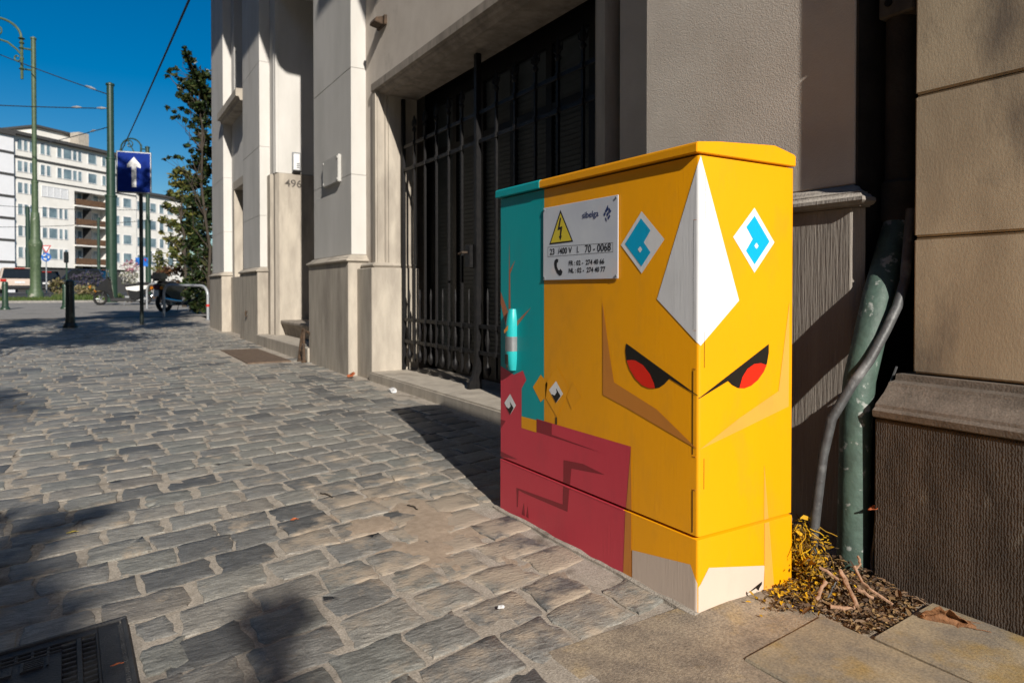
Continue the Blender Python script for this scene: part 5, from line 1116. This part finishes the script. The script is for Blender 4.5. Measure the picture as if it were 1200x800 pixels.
# ------------------------------------------------------------------ litter at the foot of the drainpipe, leaves and scraps
def gp(u, v, z): return survey(u, v, (.85 - z) * 800 / (v - 340))
M['dry_leaf'] = leaf_mat('dry_leaf', [(.16, .09, .045), (.24, .15, .07), (.10, .06, .035), (.30, .19, .08), (.07, .045, .03), (.20, .13, .08)], .8, .1)
M['dry_yellow'] = leaf_mat('dry_yellow', [(.55, .30, .01), (.40, .22, .015), (.22, .13, .03), (.62, .36, .01), (.10, .065, .03)], .7, .1)
rg = random.Random(3)
def curl_leaf(b, p, s, rg):
    a = rg.uniform(0, 6.28); t = rg.gauss(0, .5); m = Matrix.Rotation(a, 3, 'Z') @ Matrix.Rotation(t, 3, 'X') @ Matrix.Rotation(rg.gauss(0, .4), 3, 'Y'); c = rg.uniform(.1, .6)
    pts = [(-1, 0, 0), (-.3, -.45, c), (.5, -.35, c * .8), (1.1, 0, .1), (.5, .35, c), (-.3, .45, c * .7), (0, 0, 0)]
    b.add([p + m @ Vector(q) * s for q in pts], [(0, 1, 6), (1, 2, 6), (2, 3, 6), (3, 4, 6), (4, 5, 6), (5, 0, 6)])
b = MB()
LP = [(1.50, 1.17), (1.62, 1.085), (1.60, .97), (1.66, .95), (1.90, .97), (1.915, 1.14), (1.95, 1.27), (1.72, 1.29), (1.70, 1.245)]
k_ = 0
while k_ < 2600:
    x, y = rg.uniform(1.45, 1.98), rg.uniform(.93, 1.30)
    if not inside_poly((x, y), LP): continue
    if x < 1.58 and rg.random() < .6: continue
    hgt = .045 * math.exp(-((x - 1.86) ** 2 + (y - 1.2) ** 2) / .012) + .01
    curl_leaf(b, Vector((x, y, .006 + rg.random() * hgt)), rg.uniform(.003, .0095) * (2.2 if k_ % 14 == 0 else 1), rg); k_ += 1
raw_build(b, 'leaf_litter', M['dry_leaf'], None, 'stuff')
b = MB(); s = MB()
for i in range(900):
    q = rg.gauss(0, .034); h = abs(rg.gauss(0, .07)); x, y = 1.775 + q + .25 * max(0, .03 - h), 1.262 + rg.gauss(0, .035)
    if h > .17: continue
    if x < 1.729 and y > 1.245: x = 1.735 + rg.random() * .02
    curl_leaf(b, Vector((x, y, .006 + h)), rg.uniform(.004, .010) * (2.0 if i % 9 == 0 else 1), rg)
for i in range(150):
    x, y, z = 1.745 + abs(rg.gauss(0, .03)), 1.262 + rg.gauss(0, .03), rg.uniform(.02, .17); p = Vector((x, y, z)); pts = [p]; d = Vector((rg.gauss(0, .3), rg.gauss(0, .3), -1))
    for k_ in range(5): d = (d + Vector((rg.gauss(0, .5), rg.gauss(0, .5), rg.gauss(0, .25)))).normalized(); p = p + d * .016; p.z = max(p.z, .004); p.x = max(p.x, 1.735) if p.y > 1.24 else p.x; pts.append(p)
    b.tube(pts, .0014, 4)
for i in range(600):
    a = rg.uniform(0, 1) ** .7; x, y = 1.56 + rg.gauss(.12, .07), 1.19 + rg.gauss(0, .035)
    if y > 1.235 and x < 1.73: y = 1.22
    curl_leaf(b, Vector((x, y, .008 + rg.random() * .022)), rg.uniform(.003, .009), rg)
raw_build(b, 'dried_ivy', M['dry_yellow'], None, 'stuff')
M['bark_strip'] = mat('bark_strip', (.42, .26, .17), (.26, .15, .09), .85, 40, (1, 1, 1), bump=.5, bscale=120)
def strip(pts, w, label, name='bark_strip', m=None, thick=.004):
    Q_ = [Vector(p) for p in pts]; P = []; jq = random.Random(int(1e5 * abs(Q_[0].x)))
    for a_, c_ in zip(Q_, Q_[1:]): P += [a_.lerp(c_, f) + Vector((jq.uniform(-1, 1), jq.uniform(-1, 1), jq.uniform(-.5, 1))) * .002 for f in (0, .33, .66)]
    P.append(Q_[-1]); b = MB(); n_ = len(P)
    jr = random.Random(int(1e4 * abs(P[0].x + P[0].y))); w0 = w
    for i, p in enumerate(P):
        w = w0 * jr.uniform(.65, 1.2); t = (P[min(i + 1, n_ - 1)] - P[max(i - 1, 0)]).normalized(); s_ = t.cross(Vector((.2, -.3, 1))).normalized(); u_ = s_.cross(t)
        for j in range(5): f = (j - 2) / 2; b.v.append(p + s_ * w * .38 * f - u_ * w * .22 * f * f)
        for j in range(5): f = (2 - j) / 2; b.v.append(p + s_ * w * .38 * f * .9 - u_ * (w * .22 * f * f + thick))
    b.f = [(i * 10 + j, i * 10 + (j + 1) % 10, (i + 1) * 10 + (j + 1) % 10, (i + 1) * 10 + j) for i in range(n_ - 1) for j in range(10)] + [tuple(range(10)), tuple((n_ - 1) * 10 + j for j in range(10))]
    o = b.build(name, m or M['bark_strip'], None); tag(o, label, 'bark' if name == 'bark_strip' else 'twig' if name == 'twig' else 'leaf', 'bark strips by the drainpipe' if name == 'bark_strip' else None); return o
strip([gp(963.5, 665, .085), gp(975, 672, .075), gp(988, 682, .06)], .012, 'pinkish bark strip sloping from the yellow ivy heap up against the pipe')
strip([gp(989, 669, .085), gp(996, 684, .065), gp(1002, 697, .05), gp(1008, 711, .035)], .018, 'broad pinkish bark strip leaning steeply against the foot of the pipe')
strip([gp(1004, 664, .09), gp(1014, 683, .06), gp(1027, 694, .045), gp(1050, 709, .025)], .010, 'long thin tan bark strip reaching right towards the dark plinth')
strip([gp(976, 710, .025), gp(990, 713, .022), gp(1004, 712, .022)], .018, 'grey brown bark strip lying level in the dry leaves')
strip([gp(959, 703, .03), gp(964, 693, .05), gp(970, 682, .07)], .015, 'short golden brown bark strip standing at the edge of the ivy heap')
strip([gp(1006, 690, .05), gp(1015, 694, .04), gp(1027, 701, .03)], .016, 'ochre bark flake lying under the long thin strip')
strip([gp(1009, 653, .10), gp(1011, 662, .09), gp(1004, 668, .085)], .008, 'small upright bark splinter right beside the pipe')
strip([gp(973, 702, .03), gp(978, 691, .045), gp(982, 683, .06)], .005, 'thin grey green twig standing beneath the bark strips', 'twig', M['pipe_grey'], .003)
M['leaf_b'] = mat('leaf_b', (.30, .14, .06), (.16, .075, .035), .75, 30, bump=.5, bscale=90)
def big_leaf(name, c, e1, e2, L, W, curl, label, m, seed):
    rg = random.Random(seed); c, e1, e2 = Vector(c), Vector(e1).normalized(), Vector(e2); e2 = (e2 - e1 * e2.dot(e1)).normalized(); e3 = e1.cross(e2); e3 = e3 if e3.z > 0 else -e3
    b = MB(); nx, ny = 10, 6
    for i in range(nx + 1):
        t = i / nx * 2 - 1; w_ = W / 2 * max(.05, (1 - abs(t) ** 1.8)) * (1 + .25 * math.sin(i * 2.2))
        for j in range(ny + 1):
            f = j / ny * 2 - 1; b.v.append(c + e1 * t * L / 2 + e2 * f * w_ + e3 * (curl * f * f * (.6 + .4 * math.sin(3 * t)) + .25 * curl * mnoise.noise(Vector((t * 3, f * 2, seed))) + curl * .3))
    b.f = [(i * (ny + 1) + j, i * (ny + 1) + j + 1, (i + 1) * (ny + 1) + j + 1, (i + 1) * (ny + 1) + j) for i in range(nx) for j in range(ny)]
    b.tube([c + e1 * L * .48, c + e1 * L * .62 + e3 * curl * .2, c + e1 * L * .75], [.0012, .0010, .0008], 4)
    o = b.build(name, m, None, smooth=True); md = o.modifiers.new('thick', 'SOLIDIFY'); md.thickness = .0012; tag(o, label, 'leaf', 'fallen leaves')
    return o
a, c_ = gp(1080, 726, .016), gp(1150, 740, .016)
big_leaf('fallen_leaf', (a + c_) / 2, c_ - a, (0, 0, 1) , (c_ - a).length * .95, .034, .016, 'large curled brown leaf on the slab beside the dark plinth', M['leaf_b'], 2)
big_leaf('fallen_leaf', gp(1110, 724, .025), c_ - a, (.4, -.6, .7), .10, .05, .02, 'smaller brown leaf lapped over the large curled one', M['leaf_b'], 9)
M['leaf_red'] = mat('leaf_red', (.50, .14, .05), (.38, .10, .04), .7, 40)
big_leaf('fallen_leaf', (1.925, 1.128, .215), (1, -.3, .1), (0, -1, .2), .05, .03, .008, 'orange brown leaf caught between the pipe and the plinth', M['leaf_red'], 3)
big_leaf('fallen_leaf', (2.075, 6.28, gz(6.3) + .02), (.2, 1, 0), (1, 0, .5), .14, .08, .02, 'red leaf at the foot of the pilaster beside the gate', M['leaf_red'], 4)
q = gp(343, 610, .012); big_leaf('fallen_leaf', q, (1, .2, 0), (0, 1, 0), .026, .018, .004, 'tiny red leaf on the sunny cobbles left of the cabinet', M['leaf_red'], 5)
q = gp(81, 625, .012); big_leaf('fallen_leaf', q, (1, .2, 0), (0, 1, 0), .03, .012, .003, 'tiny yellow leaf at the edge of the shade on the left', mat('leaf_yel', (.5, .4, .08), rough=.7), 6)
q = gp(132, 782, .012); big_leaf('fallen_leaf', q, (1, .2, 0), (0, 1, 0), .022, .006, .002, 'thin orange leaf sliver on the drain cover', M['leaf_red'], 7)
def scrap(name, p, s, label, seed, cat):
    rg = random.Random(seed); bm = bmesh.new(); bmesh.ops.create_icosphere(bm, subdivisions=2, radius=1)
    for v in bm.verts: v.co *= 1 + .5 * mnoise.noise(v.co * 1.7 + Vector((seed, 0, 0)))
    for v in bm.verts: v.co = Vector((v.co.x * s[0], v.co.y * s[1], max(v.co.z, -.4) * s[2]))
    me = bpy.data.meshes.new(name); bm.to_mesh(me); bm.free(); me.materials.append(M['sign_white']); o = bpy.data.objects.new(name, me); COL.objects.link(o); o.location = p; tag(o, label, cat)
q = gp(460, 458, .03); scrap('paper_scrap', q, (.03, .055, .025), 'crumpled white paper scrap by the stone step of the gate', 3, 'litter')
q = gp(587, 713, .014); scrap('chewing_gum', q, (.010, .008, .004), 'small white lump stuck on a cobble before the cabinet', 5, 'litter')
for i, (u1, v1, u2, v2, lab) in enumerate(((382, 486, 392, 482, 'short dark twig lying on the cobbles towards the gate'), (375, 578, 389, 583, 'dark twig in a joint left of the sand patch'), (477, 592, 489, 597, 'thin twig lying on the sand patch'), (392, 452, 398, 453, 'small dark twig on the cobbles near the pilaster foot'))):
    a, c_ = gp(u1, v1, .012), gp(u2, v2, .012); strip([a, (a + c_) / 2 + Vector((.004, .003, .004)), c_], .006, lab, 'twig', M['bark'], .003)
